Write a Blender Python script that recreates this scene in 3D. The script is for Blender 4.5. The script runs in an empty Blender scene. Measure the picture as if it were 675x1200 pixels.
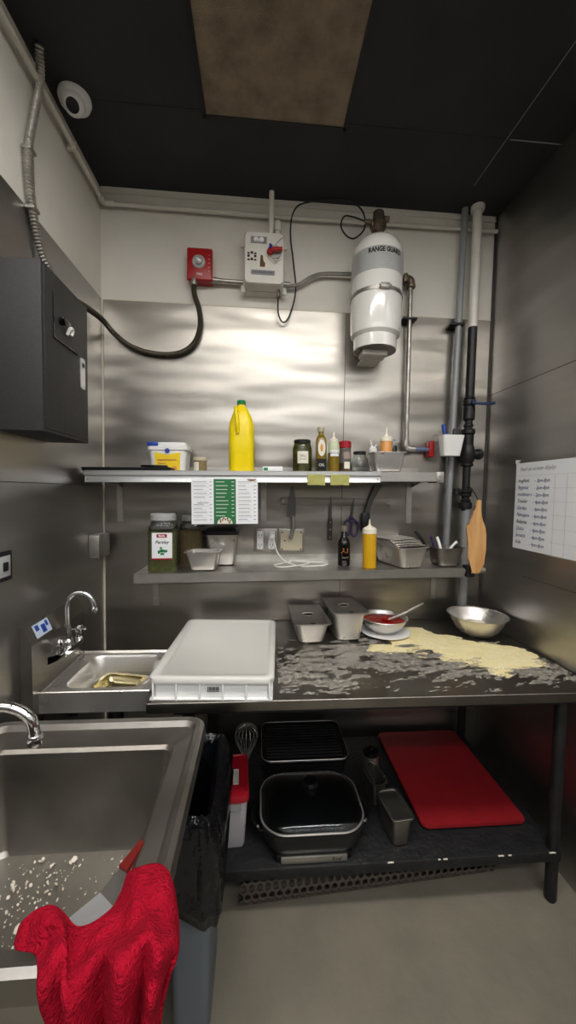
import bpy, bmesh, math, random
from mathutils import Vector, Matrix, noise, Euler
random.seed(7)
PI=math.pi
C=bpy.context.scene.collection
# ------------------------------------------------------------------ materials
def lin(c):
    return tuple(((x/255)/12.92 if x/255<=.04045 else ((x/255+.055)/1.055)**2.4) for x in c)+(1,)
def mat(name,rgb,rough=.5,metal=0,noise_amt=0,nscale=8,bump=0,bscale=60,rgb2=None,trans=0,ior=1.45,emit=0,coat=0,stretch=(1,1,1),rvar=0,spec=.5,alpha=1,sheen=0):
    m=bpy.data.materials.new(name); m.use_nodes=True
    nt=m.node_tree; N=nt.nodes; L=nt.links; b=N['Principled BSDF']
    b.inputs['Base Color'].default_value=lin(rgb); b.inputs['Roughness'].default_value=rough
    b.inputs['Metallic'].default_value=metal; b.inputs['IOR'].default_value=ior
    b.inputs['Transmission Weight'].default_value=trans
    b.inputs['Specular IOR Level'].default_value=spec
    b.inputs['Coat Weight'].default_value=coat; b.inputs['Alpha'].default_value=alpha
    b.inputs['Sheen Weight'].default_value=sheen
    if emit:
        b.inputs['Emission Color'].default_value=lin(rgb); b.inputs['Emission Strength'].default_value=emit
    if rgb2 or bump or rvar:
        tc=N.new('ShaderNodeTexCoord'); mp=N.new('ShaderNodeMapping'); mp.inputs['Scale'].default_value=stretch
        L.new(tc.outputs['Object'],mp.inputs['Vector'])
    if rgb2:
        n=N.new('ShaderNodeTexNoise'); n.inputs['Scale'].default_value=nscale; n.inputs['Detail'].default_value=6; n.inputs['Roughness'].default_value=.6
        L.new(mp.outputs[0],n.inputs['Vector'])
        r=N.new('ShaderNodeValToRGB'); r.color_ramp.elements[0].position=.38; r.color_ramp.elements[1].position=.66
        r.color_ramp.elements[0].color=lin(rgb); r.color_ramp.elements[1].color=lin(rgb2)
        L.new(n.outputs[0],r.inputs[0]); L.new(r.outputs[0],b.inputs['Base Color'])
    if rvar:
        n=N.new('ShaderNodeTexNoise'); n.inputs['Scale'].default_value=nscale*1.7; n.inputs['Detail'].default_value=5
        L.new(mp.outputs[0],n.inputs['Vector'])
        r=N.new('ShaderNodeMapRange'); r.inputs[1].default_value=.3; r.inputs[2].default_value=.7
        r.inputs[3].default_value=rough-rvar; r.inputs[4].default_value=rough+rvar
        L.new(n.outputs[0],r.inputs[0]); L.new(r.outputs[0],b.inputs['Roughness'])
    if bump:
        n=N.new('ShaderNodeTexNoise'); n.inputs['Scale'].default_value=bscale; n.inputs['Detail'].default_value=3
        L.new(mp.outputs[0],n.inputs['Vector'])
        bp=N.new('ShaderNodeBump'); bp.inputs['Strength'].default_value=bump; bp.inputs['Distance'].default_value=.01
        L.new(n.outputs[0],bp.inputs['Height']); L.new(bp.outputs[0],b.inputs['Normal'])
    return m
def steel_wall(name,rgb,rgb2,rough,wave=.25,stretch=(1,1,1)):
    m=mat(name,rgb,rough,1,rgb2=rgb2,nscale=3,rvar=.03,stretch=stretch)
    nt=m.node_tree;N=nt.nodes;L=nt.links;b=N['Principled BSDF']
    tc=N.new('ShaderNodeTexCoord')
    mp=N.new('ShaderNodeMapping'); mp.inputs['Scale'].default_value=(.55,.55,2.2); L.new(tc.outputs['Object'],mp.inputs['Vector'])
    n=N.new('ShaderNodeTexNoise'); n.inputs['Scale'].default_value=1.6; n.inputs['Detail'].default_value=2; L.new(mp.outputs[0],n.inputs['Vector'])
    mp2=N.new('ShaderNodeMapping'); mp2.inputs['Scale'].default_value=(90,90,1.5); L.new(tc.outputs['Object'],mp2.inputs['Vector'])
    n2=N.new('ShaderNodeTexNoise'); n2.inputs['Scale'].default_value=3; n2.inputs['Detail'].default_value=3; L.new(mp2.outputs[0],n2.inputs['Vector'])
    b1=N.new('ShaderNodeBump'); b1.inputs['Strength'].default_value=wave; b1.inputs['Distance'].default_value=.08; L.new(n.outputs[0],b1.inputs['Height'])
    b2=N.new('ShaderNodeBump'); b2.inputs['Strength'].default_value=.12; b2.inputs['Distance'].default_value=.002; L.new(n2.outputs[0],b2.inputs['Height']); L.new(b1.outputs[0],b2.inputs['Normal'])
    L.new(b2.outputs[0],b.inputs['Normal'])
    return m
M={}
M['paint']=mat('white_paint',(222,219,210),.6,bump=.1,bscale=40,rgb2=(214,210,200),nscale=2)
M['dado']=mat('dark_dado',(74,73,72),.5)  # lower part of the unseen walls, added dark to deepen steel reflections
M['sheet']=steel_wall('wall_steel',(168,163,155),(156,152,145),.35,wave=.4,stretch=(.25,.25,2))
M['sheet_r']=steel_wall('side_steel',(182,180,177),(170,168,165),.36,wave=.25,stretch=(.25,.25,2))
M['ceil']=mat('black_ceiling',(35,36,39),.65,rgb2=(41,42,45),nscale=3,bump=.15,bscale=90)
M['floor']=mat('concrete',(108,103,90),.55,rgb2=(126,119,104),nscale=2.2,bump=.15,bscale=30,rvar=.1)
M['ss']=mat('stainless',(222,219,213),.3,.86,rgb2=(212,208,202),nscale=6,rvar=.04)
M['ss_lip']=mat('stainless_lip',(200,198,192),.4,1,rgb2=(175,172,166),nscale=5)
M['ss_old']=mat('worn_stainless',(156,152,145),.42,1,rgb2=(142,137,130),nscale=4,rvar=.06)
M['ss_dark']=mat('dull_stainless',(176,172,166),.34,.92,rgb2=(164,160,153),nscale=6,rvar=.05)
M['counter']=mat('counter_steel',(146,141,134),.33,1,rgb2=(128,123,116),nscale=4,rvar=.06)
M['blade']=mat('knife_blade',(112,110,108),.28,1)
M['chrome']=mat('chrome',(225,225,225),.07,1)
M['alu']=mat('aluminium',(205,206,206),.35,.7)
M['galv']=mat('galvanised',(178,175,168),.38,.8,rgb2=(150,147,140),nscale=25)
M['brass']=mat('old_brass',(128,114,98),.45,.7,rgb2=(96,84,72),nscale=30)
M['gold_ss']=mat('stained_tray_steel',(184,174,136),.25,1)
M['wpaint']=mat('white_enamel',(225,222,214),.3,rgb2=(214,210,200),nscale=9)
M['wenamel']=mat('cylinder_white',(232,231,226),.16,coat=.4)
M['wplastic']=mat('white_plastic',(232,232,230),.35)
M['wpipe']=mat('painted_pipe',(204,200,190),.45)
M['gpipe']=mat('grey_pipe',(142,144,146),.45,.2)
M['black']=mat('black_plastic',(22,22,24),.4)
M['blackgloss']=mat('black_gloss',(12,12,13),.18)
M['iron']=mat('black_iron',(24,24,25),.42,.2,rgb2=(34,33,32),nscale=25,bump=.2,bscale=80)
M['boxblk']=mat('black_box_paint',(44,43,44),.55,bump=.15,bscale=300,rgb2=(50,49,49),nscale=60)
M['tableblk']=mat('black_table_paint',(18,18,20),.55,rgb2=(32,31,31),nscale=14,bump=.4,bscale=45)
M['red']=mat('alarm_red',(156,24,26),.35)
M['redlid']=mat('red_lid',(156,20,34),.35)
M['redboard']=mat('red_board',(138,24,30),.45,rgb2=(128,22,28),nscale=8,bump=.1,bscale=120)
M['redhandle']=mat('dark_red_handle',(110,26,22),.4)
M['mesh']=mat('brown_filter',(156,138,116),.8,rgb2=(122,106,90),nscale=9,bump=.8,bscale=220)
M['grey_label']=mat('grey_label',(172,173,172),.4)
M['dark_ink']=mat('dark_ink',(30,30,34),.5)
M['blue_ink']=mat('blue_ink',(58,66,120),.5)
M['grey_ink']=mat('grey_ink',(130,130,132),.5)
M['paper']=mat('paper',(226,228,232),.55)
M['wpaper']=mat('white_paper',(235,236,238),.5)
M['green']=mat('menu_green',(36,112,62),.5)
M['note']=mat('yellow_note',(222,220,140),.6)
M['yellow']=mat('yellow_jug',(245,218,10),.35)
M['ylabel']=mat('yellow_label',(240,206,30),.4)
M['gcap']=mat('green_cap',(30,130,70),.4)
M['blue']=mat('blue_plastic',(38,70,160),.4)
M['glass']=mat('clear_glass',(235,240,238),.04,trans=1,ior=1.45)
M['lidglass']=mat('lid_glass',(210,214,214),.05,trans=1,ior=1.3)
M['pickle']=mat('pickles',(104,100,36),.3,rgb2=(58,62,24),nscale=45)
M['oil']=mat('olive_oil',(120,98,22),.15,coat=.3)
M['yoil']=mat('yellow_oil',(206,158,24),.3,coat=.4)
M['gsauce']=mat('pale_green_sauce',(196,206,170),.4)
M['orange']=mat('orange_sauce',(214,150,78),.35)
M['tip']=mat('translucent_tip',(232,226,206),.35)
M['spice']=mat('spice',(96,66,44),.7,rgb2=(140,110,80),nscale=60)
M['herb']=mat('dried_parsley',(84,92,52),.9,rgb2=(130,128,82),nscale=160)
M['herb2']=mat('brown_herb',(112,96,68),.9,rgb2=(146,126,90),nscale=160)
M['clearpl']=mat('clear_tub',(215,216,214),.2,trans=.75,ior=1.2)
M['milky']=mat('milky_tub',(206,200,204),.35,trans=.25)
M['jarlabel']=mat('jar_label',(226,222,206),.5)
M['blackglass']=mat('dark_bottle',(16,11,10),.1,coat=.3)
M['dough']=mat('dough_box',(235,235,232),.35,spec=.5)
M['doughlid']=mat('dough_lid',(226,225,218),.3,trans=.15)
M['sauce']=mat('tomato_sauce',(150,26,12),.22,rgb2=(120,16,8),nscale=30,bump=.4,bscale=50)
M['flour']=mat('flour',(232,226,208),.9)
M['flour_dust']=mat('flour_dust',(226,220,206),.9)
M['cornmeal']=mat('cornmeal',(246,234,188),.95,rgb2=(240,224,164),nscale=20,bump=.4,bscale=120)
M['bag']=mat('bin_bag',(13,14,17),.16,bump=.9,bscale=26)
M['bin']=mat('grey_bin',(98,105,113),.5)
M['rubber']=mat('rubber_mat',(70,62,54),.8)
M['wood']=mat('pine',(206,160,104),.5,rgb2=(184,134,80),nscale=6,stretch=(9,9,.7))
M['cable']=mat('white_cable',(226,226,220),.4)
M['blackcable']=mat('black_cable',(28,27,27),.5)
M['copper']=mat('bronze_cable',(92,66,40),.4,.6)
M['beige']=mat('beige_plate',(196,186,160),.5)
M['purple']=mat('purple_handle',(66,52,96),.4)
M['crumb']=mat('food_scraps',(232,222,206),.8)
M['lens']=mat('strobe_lens',(215,215,215),.12,.3,trans=.3)
M['towel']=mat('red_towel',(170,17,42),.95,rgb2=(146,12,34),nscale=30,bump=1,bscale=170,spec=.1)
M['dirt']=mat('wall_caulk',(214,208,190),.5)
M['seam']=mat('seam_dark',(70,67,62),.5,.5)
M['lamp']=mat('lamp_diffuser',(255,251,246),.5,emit=14)
M['fill_far']=mat('far_fill_diffuser',(250,251,255),.5,emit=15)  # unseen strips added to light the steel and widen its reflections
# ------------------------------------------------------------------ mesh helpers
def box(bm,x0,x1,y0,y1,z0,z1,bev=0,seg=2,mtx=None):
    vs=[bm.verts.new((x,y,z)) for x in (x0,x1) for y in (y0,y1) for z in (z0,z1)]
    F=[(0,1,3,2),(4,6,7,5),(0,4,5,1),(2,3,7,6),(0,2,6,4),(1,5,7,3)]
    fs=[bm.faces.new([vs[i] for i in f]) for f in F]
    if bev:
        es=list({e for f in fs for e in f.edges})
        r=bmesh.ops.bevel(bm,geom=es,offset=bev,segments=seg,affect='EDGES',profile=.5)
        vs=list({v for f in r['faces'] for v in f.verts}|{v for v in vs if v.is_valid})
    if mtx: bmesh.ops.transform(bm,matrix=mtx,verts=[v for v in vs if v.is_valid])
    return vs
def ring_faces(bm,a,b):
    n=len(a)
    for i in range(n): bm.faces.new((a[i],a[(i+1)%n],b[(i+1)%n],b[i]))
def loft(bm,rings,cap0=True,cap1=True):
    R=[[bm.verts.new(p) for p in r] for r in rings]
    for a,b in zip(R,R[1:]): ring_faces(bm,a,b)
    if cap0: bm.faces.new(R[0][::-1])
    if cap1: bm.faces.new(R[-1])
    return R
def rr(w,d,r,z,n=5,cx=0,cy=0):
    r=min(r,w/2-1e-4,d/2-1e-4); out=[]
    for sx,sy,a0 in ((1,1,0),(-1,1,PI/2),(-1,-1,PI),(1,-1,3*PI/2)):
        for i in range(n+1):
            a=a0+PI/2*i/n; out.append((cx+sx*(w/2-r)+r*math.cos(a),cy+sy*(d/2-r)+r*math.sin(a),z))
    return out
def lathe(bm,prof,c=(0,0,0),seg=28,mtx=None,cap0=True,cap1=True):
    rings=[]
    for r,z in prof:
        rings.append([Vector((c[0]+max(r,1e-4)*math.cos(2*PI*i/seg),c[1]+max(r,1e-4)*math.sin(2*PI*i/seg),c[2]+z)) for i in range(seg)])
    if mtx: rings=[[mtx@p for p in q] for q in rings]
    loft(bm,rings,cap0,cap1)
def cyl(bm,p0,p1,r0,r1=None,seg=18):
    p0=Vector(p0);p1=Vector(p1); r1=r0 if r1 is None else r1
    d=(p1-p0); m=Matrix.Translation(p0)@d.to_track_quat('Z','Y').to_matrix().to_4x4()
    lathe(bm,[(r0,0),(r1,d.length)],seg=seg,mtx=m)
def smooth_pts(pts,k=8):
    P=[Vector(p) for p in pts]
    if len(P)<3: return P
    P=[2*P[0]-P[1]]+P+[2*P[-1]-P[-2]]; out=[]
    for i in range(1,len(P)-2):
        for j in range(k):
            t=j/k; a,b,c,d=P[i-1:i+3]
            out.append(.5*((2*b)+(c-a)*t+(2*a-5*b+4*c-d)*t*t+(3*b-a-3*c+d)*t**3))
    out.append(P[-2]); return out
def tube(bm,pts,r,seg=10,k=8,smooth=True,rib=0,ribp=.012):
    P=smooth_pts(pts,k) if smooth else [Vector(p) for p in pts]
    if rib:   # resample at half rib pitch so the hose is visibly corrugated
        Q=[P[0]];acc=0
        for a,b in zip(P,P[1:]):
            L=(b-a).length; s=0
            while acc+L-s>=ribp/2:
                s+=ribp/2-acc; acc=0; Q.append(a.lerp(b,s/L))
            acc+=L-s
        P=Q
    up=None; rings=[]
    for i,p in enumerate(P):
        t=(P[min(i+1,len(P)-1)]-P[max(i-1,0)]).normalized()
        if up is None: up=t.orthogonal().normalized()
        up=(up-t*up.dot(t)).normalized(); s=t.cross(up)
        rad=r*(1+(rib if i%2 else -rib)) if rib else r
        rings.append([p+rad*(math.cos(2*PI*j/seg)*up+math.sin(2*PI*j/seg)*s) for j in range(seg)])
    loft(bm,rings)
def prism(bm,poly,t,plane='XZ',off=0):
    def P(a,b,c): return {'XZ':(a,c,b),'XY':(a,b,c),'YZ':(c,a,b)}[plane]
    loft(bm,[[P(a,b,off) for a,b in poly],[P(a,b,off+t) for a,b in poly]])
def tray(bm,w,d,h,r=.02,rim=.012,wall=.0015,taper=.012,floor=None):
    """open pressed metal pan, local base z=0, rim at z=h"""
    w0,d0=w-2*rim,d-2*rim
    loft(bm,[rr(w0-2*taper-.02,d0-2*taper-.02,r,0),rr(w0-2*taper,d0-2*taper,r,.008),rr(w0,d0,r,h-.006),rr(w0,d0,r,h-.004),rr(w,d,r+rim*.6,h-.004),rr(w,d,r+rim*.6,h),
             rr(w0-2*wall,d0-2*wall,r,h-.0005),rr(w0-2*wall,d0-2*wall,r,h-.004),rr(w0-2*taper-2*wall,d0-2*taper-2*wall,r,.009),rr(w0-2*taper-.02,d0-2*taper-.02,r,.002)])
def bm_(): return bmesh.new()
def obj(name,bm,m,parent=None,smooth=True,loc=None,rot=None,mods=(),angle=35):
    bmesh.ops.recalc_face_normals(bm,faces=bm.faces)
    me=bpy.data.meshes.new(name); bm.to_mesh(me); bm.free()
    for mm in (m if isinstance(m,(list,tuple)) else [m]): me.materials.append(M[mm] if isinstance(mm,str) else mm)
    if smooth:
        me.polygons.foreach_set('use_smooth',[True]*len(me.polygons)); me.set_sharp_from_angle(angle=math.radians(angle))
    o=bpy.data.objects.new(name,me); C.objects.link(o)
    if parent: o.parent=parent
    if loc is not None: o.location=loc
    if rot is not None: o.rotation_euler=rot
    return o
def tag(o,label,cat,group=None,kind=None):
    o['label']=label; o['category']=cat
    if group: o['group']=group
    if kind: o['kind']=kind
    return o
def thing(name,label,cat,loc=(0,0,0),rot=(0,0,0),group=None):
    o=bpy.data.objects.new(name,None); C.objects.link(o); o.location=loc; o.rotation_euler=rot; o.empty_display_size=.05
    return tag(o,label,cat,group)
def struct(name,bm,m,label=None,smooth=False):
    o=obj(name,bm,m,None,smooth); o['kind']='structure'
    if label: o['label']=label
    return o
def text(s,size,m,parent,loc,rot=(PI/2,0,0),name='lettering',ext=.0003,align='CENTER',shear=0,bold=0,sx=1):
    cu=bpy.data.curves.new('t','FONT'); cu.body=s; cu.size=size; cu.extrude=ext; cu.align_x=align; cu.align_y='CENTER'; cu.shear=shear; cu.offset=bold
    cu.resolution_u=3
    t=bpy.data.objects.new('t',cu); C.objects.link(t)
    bpy.context.view_layer.update()
    me=bpy.data.meshes.new_from_object(t); bpy.data.objects.remove(t)
    me.materials.clear(); me.materials.append(M[m])
    o=bpy.data.objects.new(name,me); C.objects.link(o); o.parent=parent; o.location=loc; o.rotation_euler=rot; o.scale=(sx,1,1)
    return o
def B(*a,**k):
    bm=bm_(); box(bm,*a,**k); return bm
def zU(x): return 1.720+(x-.041)*.0174
def zL(x): return 1.233+(x-.256)*.0195
XR,ZC,ZS=2.175,3.217,2.645
# ------------------------------------------------------------------ setting
struct('floor',B(-1.7,4.1,-6.1,.1,-.1,0),'floor','grey-brown worn concrete floor')
struct('ceiling',B(-.1,XR+.1,-2.25,.1,ZC,ZC+.1),'ceil','matt black panel ceiling')
struct('ceiling',B(-1.7,4.1,-6.1,-2.25,ZC,ZC+.1),'paint','white ceiling behind the viewer')
def wall(name,dims_up,dims_lo,m2,label):
    bm=bm_(); box(bm,*dims_up); n=len(bm.faces); box(bm,*dims_lo)
    bm.faces.ensure_lookup_table()
    for f in bm.faces[n:]: f.material_index=1
    return struct(name,bm,['paint',m2],label)
wall('wall_back',(-.1,XR+.1,.006,.1,0,ZC),(-.1,XR+.1,0,.006,0,ZS),'sheet','back wall of stainless sheet below white paint')
YE=-2.35
wall('wall_left',(-.1,-.006,YE,.006,0,ZC),(-.006,0,YE,0,0,ZS),'sheet_r','left wall of stainless sheet below white paint')
wall('wall_right',(XR+.006,XR+.1,YE,.006,0,ZC),(XR,XR+.006,YE,0,0,ZC-.002),'sheet_r','right wall covered in stainless sheet')
def dado(name,x0,x1,y0,y1,label):
    bm=bm_(); box(bm,x0,x1,y0,y1,0,2.0); n=len(bm.faces); box(bm,x0,x1,y0,y1,2.0,ZC)
    bm.faces.ensure_lookup_table()
    for f in bm.faces[n:]: f.material_index=1
    struct(name,bm,['dado','paint'],label)
dado('wall_front',-1.6,4.0,-6.1,-6.0,'far wall behind the viewer, dark below and white above')
dado('wall_far_left',-1.7,-1.6,-6.1,YE,'white side wall behind the viewer')
dado('wall_far_right',4.0,4.1,-6.1,YE,'white side wall behind the viewer')
struct('wall_return_left',B(-1.7,-.1,YE,YE+.1,0,ZC),'paint','white return wall left of the prep alcove')
struct('wall_return_right',B(XR+.1,4.1,YE,YE+.1,0,ZC),'paint','white return wall right of the prep alcove')
# seams and trim
def strip(i,a,m='seam',lab=None): struct('trim_%d'%i,B(*a),m,lab)
strip(1,(0,.007,-.007,0,.3,ZS),'dirt','pale caulk line in the left corner')
strip(2,(1.318,1.321,-.0012,0,.95,ZS),'seam')
strip(3,(0,.0012,-2.3,0,1.655,1.658),'seam')
strip(4,(XR-.0012,XR,-2.3,0,2.215,2.218),'seam')
strip(5,(XR-.012,XR,-.004,0,1.0,ZC),'seam')
strip(6,(XR-.0012,XR,-2.3,-.35,1.236,1.238),'seam')
strip(7,(0,XR,-.004,.005,ZC-.03,ZC),'paint','white strip along the top of the back wall')
strip(8,(0,XR,-.002,.004,ZS-.003,ZS+.003),'dirt')
bm=bm_(); box(bm,1.918,1.921,-.83,-.20,ZC-.001,ZC); struct('trim_9',bm,'gpipe')
strip(10,(1.935,XR,-.457,-.452,ZC-.0015,ZC),'gpipe')
strip(11,(0,.60,-.457,-.454,ZC-.0015,ZC),'black'); strip(12,(1.19,1.918,-.457,-.454,ZC-.0015,ZC),'black')
# lamp above the viewer, plus unseen fill strips added behind
def troffer(x,y,w,l,label,m='fill_far'):
    t=thing('ceiling_light',label,'lamp',(x,y,ZC),group='fluorescent ceiling lights')
    bm=bm_(); loft(bm,[rr(w,l,.01,0),rr(w,l,.01,-.02),rr(w-.06,l-.06,.008,-.02),rr(w-.06,l-.06,.008,-.012)],True,False); obj('frame',bm,'wpaint',t,False)
    obj('diffuser',B(-w/2+.03,w/2-.03,-l/2+.03,l/2-.03,-.016,-.012),m,t,False)
troffer(1.09,-1.72,1.9,.34,'white fluorescent ceiling light panel ahead of the viewer','lamp')
troffer(1.20,-3.3,4.2,.26,'added fill light strip on the unseen ceiling just behind the viewer')
troffer(1.20,-5.0,4.2,.26,'added fill light strip on the unseen ceiling farthest behind the viewer')
# ------------------------------------------------------------------ ceiling things
t=thing('ceiling_vent','square brown mesh vent set in the black ceiling','vent',(0,0,ZC))
bm=bm_()
for a in ((.588,.604,-1.07,-.43),(1.186,1.202,-1.07,-.43),(.588,1.202,-.444,-.43),(.588,1.202,-1.07,-1.056)): box(bm,a[0],a[1],a[2],a[3],-.008,0)
obj('frame',bm,'black',t,False)
obj('mesh_screen',B(.60,1.19,-1.06,-.44,-.004,0),'mesh',t,False)
t=thing('security_camera','white dome security camera at the ceiling edge in left corner','camera',(.083,-.46,ZC),(0,0,math.radians(0)))
bm=bm_(); lathe(bm,[(.06,0),(.062,-.012),(.056,-.03),(.045,-.04)],seg=32); obj('base',bm,'wplastic',t)
bm=bm_(); mt=Matrix.Translation((.006,-.02,-.045))@Euler((math.radians(140),0,math.radians(10))).to_matrix().to_4x4()
lathe(bm,[(.001,-.042),(.022,-.036),(.038,-.018),(.042,0),(.039,.018),(.031,.03),(.025,.034)],seg=32,mtx=mt); ball=obj('eyeball',bm,'wplastic',t)
bm=bm_(); lathe(bm,[(.024,.033),(.024,.036),(.001,.037)],seg=24,mtx=mt); l=obj('lens',bm,'blackgloss',ball)
# ------------------------------------------------------------------ white perimeter pipe
t=thing('wall_pipe','thin white painted pipe running around the wall tops','pipe',(0,0,3.12))
bm=bm_(); cyl(bm,(.022,-2.4,.0),(.022,-.05,0),.011); obj('left_run',bm,'wpipe',t)
bm=bm_(); cyl(bm,(.05,-.022,0),(.88,-.022,-.006),.0115); cyl(bm,(.90,-.022,-.006),(2.165,-.022,.004),.0105); obj('back_run',bm,'wpipe',t)
bm=bm_(); tube(bm,[(.022,-.075,0),(.022,-.045,0),(.03,-.028,0),(.05,-.022,0),(.08,-.022,0)],.016,k=4); obj('elbow',bm,'wpipe',t)
for y in (-.35,-1.0): obj('clip',B(.0,.038,y-.008,y+.008,-.02,.014,.003),'wpipe',t)
# riser conduit to the suppression box
t=thing('riser_pipe','short white pipe rising from control box to the ceiling','pipe',(.892,-.055,2.98))
bm=bm_(); cyl(bm,(0,0,0),(0,0,.236),.0135); obj('tube',bm,'wpaint',t)
bm=bm_(); tube(bm,[(.035,.02,.0),(.035,.02,.06),(.035,.02,.10)],.016,k=4); obj('side_stub',bm,'wpaint',t)
bm=bm_(); lathe(bm,[(.02,.05),(.021,.06),(.021,.09),(.017,.1)],c=(.035,.02,0)); obj('fitting',bm,'wpaint',t)
# armored conduits
t=thing('flexible_conduit','ribbed metal flexible conduit running down left wall from ceiling','conduit',(0,0,0))
bm=bm_(); tube(bm,[(.045,-.64,3.21),(.03,-.61,3.12),(.02,-.635,2.98),(.016,-.67,2.81),(.016,-.655,2.66),(.02,-.61,2.53),(.04,-.57,2.45),(.04,-.555,2.38)],.0135,rib=.14,ribp=.011); obj('hose',bm,'galv',t)
bm=bm_(); tube(bm,[(.02,-.655,2.86),(.013,-.64,2.72),(.014,-.615,2.6),(.02,-.585,2.5),(.04,-.54,2.4)],.0075,rib=.14,ribp=.009); obj('thin_hose',bm,'galv',t)
for p in ((.0,-.665,2.83),(.0,-.65,2.64)): obj('strap',B(0,.034,p[1]-.02,p[1]+.02,p[2]-.006,p[2]+.006,.003),'galv',t)
t=thing('flexible_conduit','dark ribbed conduit sagging from the black wall box to red alarm','conduit')
bm=bm_(); tube(bm,[(.10,-.56,2.377),(.06,-.33,2.45),(.045,-.12,2.49),(.075,-.05,2.455),(.13,-.035,2.41),(.21,-.03,2.375),(.32,-.03,2.36),(.42,-.03,2.375),(.49,-.03,2.43),(.52,-.03,2.52),(.513,-.03,2.61),(.49,-.035,2.68),(.489,-.045,2.745)],.0135,rib=.07,ribp=.009); obj('hose',bm,mat('dark_conduit',(86,82,70),.4,.7),t)
bm=bm_(); lathe(bm,[(.018,0),(.019,.03),(.015,.04)],c=(.489,-.045,2.72)); obj('coupling',bm,'galv',t)
# ------------------------------------------------------------------ alarm
t=thing('fire_alarm','red fire alarm strobe box on white back wall','alarm',(.52,0,2.82))
obj('backbox',B(-.06,.06,-.035,.006,-.078,.075,.004),'red',t)
bm=bm_(); box(bm,-.066,.066,-.062,-.035,-.08,.085,.008,3); obj('faceplate',bm,'red',t)
bm=bm_(); mt=Matrix.Translation((-.004,-.06,.012))@Euler((PI/2,0,0)).to_matrix().to_4x4(); lathe(bm,[(.034,0),(.034,.006),(.028,.012)],seg=28,mtx=mt); s=obj('strobe_mount',bm,'grey_label',t)
bm=bm_(); lathe(bm,[(.024,.01),(.022,.022),(.012,.03),(.001,.032)],seg=20,mtx=mt); obj('strobe_lens',bm,'lens',s)
for z in (.05,.03,.01,-.012,-.03): text('-',.022,'wplastic',t,(.05,-.0625,z),name='marking')
text('FIRE',.017,'wplastic',t,(0,-.0625,-.05))
# ------------------------------------------------------------------ control box
t=thing('control_box','white suppression control box with red pull handle','control box',(.857,0,2.84))
bm=bm_(); loft(bm,[rr(.212,.27,.02,0),rr(.212,.27,.02,.05)]); 
for v in bm.verts: v.co=Vector((v.co.x,-v.co.z+.006,v.co.y))
for x in (-.11,.11):
    for z in (-.118,.118): box(bm,x-.012,x+.012,-.05,-.036,z-.025,z+.012,.004)
obj('housing',bm,'wpaint',t)
bm=bm_(); loft(bm,[rr(.208,.262,.02,.046),rr(.208,.262,.02,.105),rr(.196,.25,.022,.118)])
for v in bm.verts: v.co=Vector((v.co.x,-v.co.z,v.co.y))
c=obj('cover',bm,'wpaint',t)
def disc(r,y0,y1,x,z,r2=None,seg=28):
    bm=bm_(); cyl(bm,(x,y0,z),(x,y1,z),r,r2,seg); return bm
obj('dial_ring',disc(.046,-.117,-.122,.055,.03),'wpaint',t)
obj('dial',disc(.033,-.121,-.130,.055,.028),'grey_label',t)
bm=bm_(); tube(bm,[(.02,-.135,.022),(.045,-.15,.026),(.09,-.15,.03)],.011,k=4); lathe(bm,[(.014,0),(.018,.008),(.014,.02)],mtx=Matrix.Translation((.03,-.128,.022))@Euler((PI/2,0,0)).to_matrix().to_4x4()); obj('pull_handle',bm,'red',t)
bm=bm_(); tube(bm,[(.078,-.135,.005),(.07,-.137,-.015),(.052,-.137,-.02),(.04,-.137,-.008)],.0022,k=5); obj('ring_pin',bm,'galv',t)
bm=bm_(); tube(bm,[(.05,-.137,.05),(.075,-.13,.085),(.1,-.112,.115)],.0016,k=4); obj('pull_wire',bm,'galv',t)
bm=bm_(); tube(bm,[(.03,-.13,.06),(.034,-.145,.045),(.028,-.15,.03)],.007,k=4); obj('seal_tag',bm,'blue',t)
bm=B(-.07,.012,-.1195,-.117,.07,.104); lb=obj('top_label',bm,'grey_ink',t,False)
bm=bm_(); 
for x in (-.043,-.015): cyl(bm,(x,-.119,.089),(x,-.121,.089),.0125,seg=18)
box(bm,-.04,-.018,-.121,-.1195,.077,.086); obj('emblem',bm,'wplastic',lb)
bm=bm_()
for i in range(3):
    for j in range(3):
        if (i,j) in ((1,1),): continue
        x=-.087+i*.017; z=.028-j*.016
        box(bm,x,x+.013,-.119,-.117,z-.012,z+(.001 if (i+j)%2 else -.004))
obj('pictogram',bm,'dark_ink',t,False)
bm=bm_(); prism(bm,[(-.022,-.045),(.004,-.045),(.006,-.028),(-.004,-.014),(-.008,.012),(-.018,.014),(-.022,-.02)],-.0015,'XZ',-.118); obj('bottle_sticker',bm,'copper',t,False)
obj('name_label',B(-.068,.055,-.1195,-.117,-.085,-.062),'grey_ink',t,False)
text('FIRE SUPPRESSION SYSTEM',.0105,'dark_ink',t,(-.006,-.1198,-.0735),sx=.82)
# steel tube run between the devices
t=thing('steel_tube','bent galvanised tube joining alarm, control box and white cylinder','pipe')
bm=bm_(); cyl(bm,(.589,-.03,2.76),(.745,-.03,2.757),.012); obj('left_section',bm,'galv',t)
bm=bm_(); tube(bm,[(.97,-.03,2.757),(1.03,-.03,2.758),(1.08,-.03,2.785),(1.13,-.03,2.815),(1.2,-.03,2.83),(1.4,-.035,2.833),(1.60,-.035,2.828)],.010,k=6); obj('right_section',bm,'galv',t)
for x,r in ((.575,.016),(.965,.015)):
    bm=bm_(); cyl(bm,(x,-.03,2.76),(x+.033,-.03,2.759),r); obj('coupling',bm,'galv',t)
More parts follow.
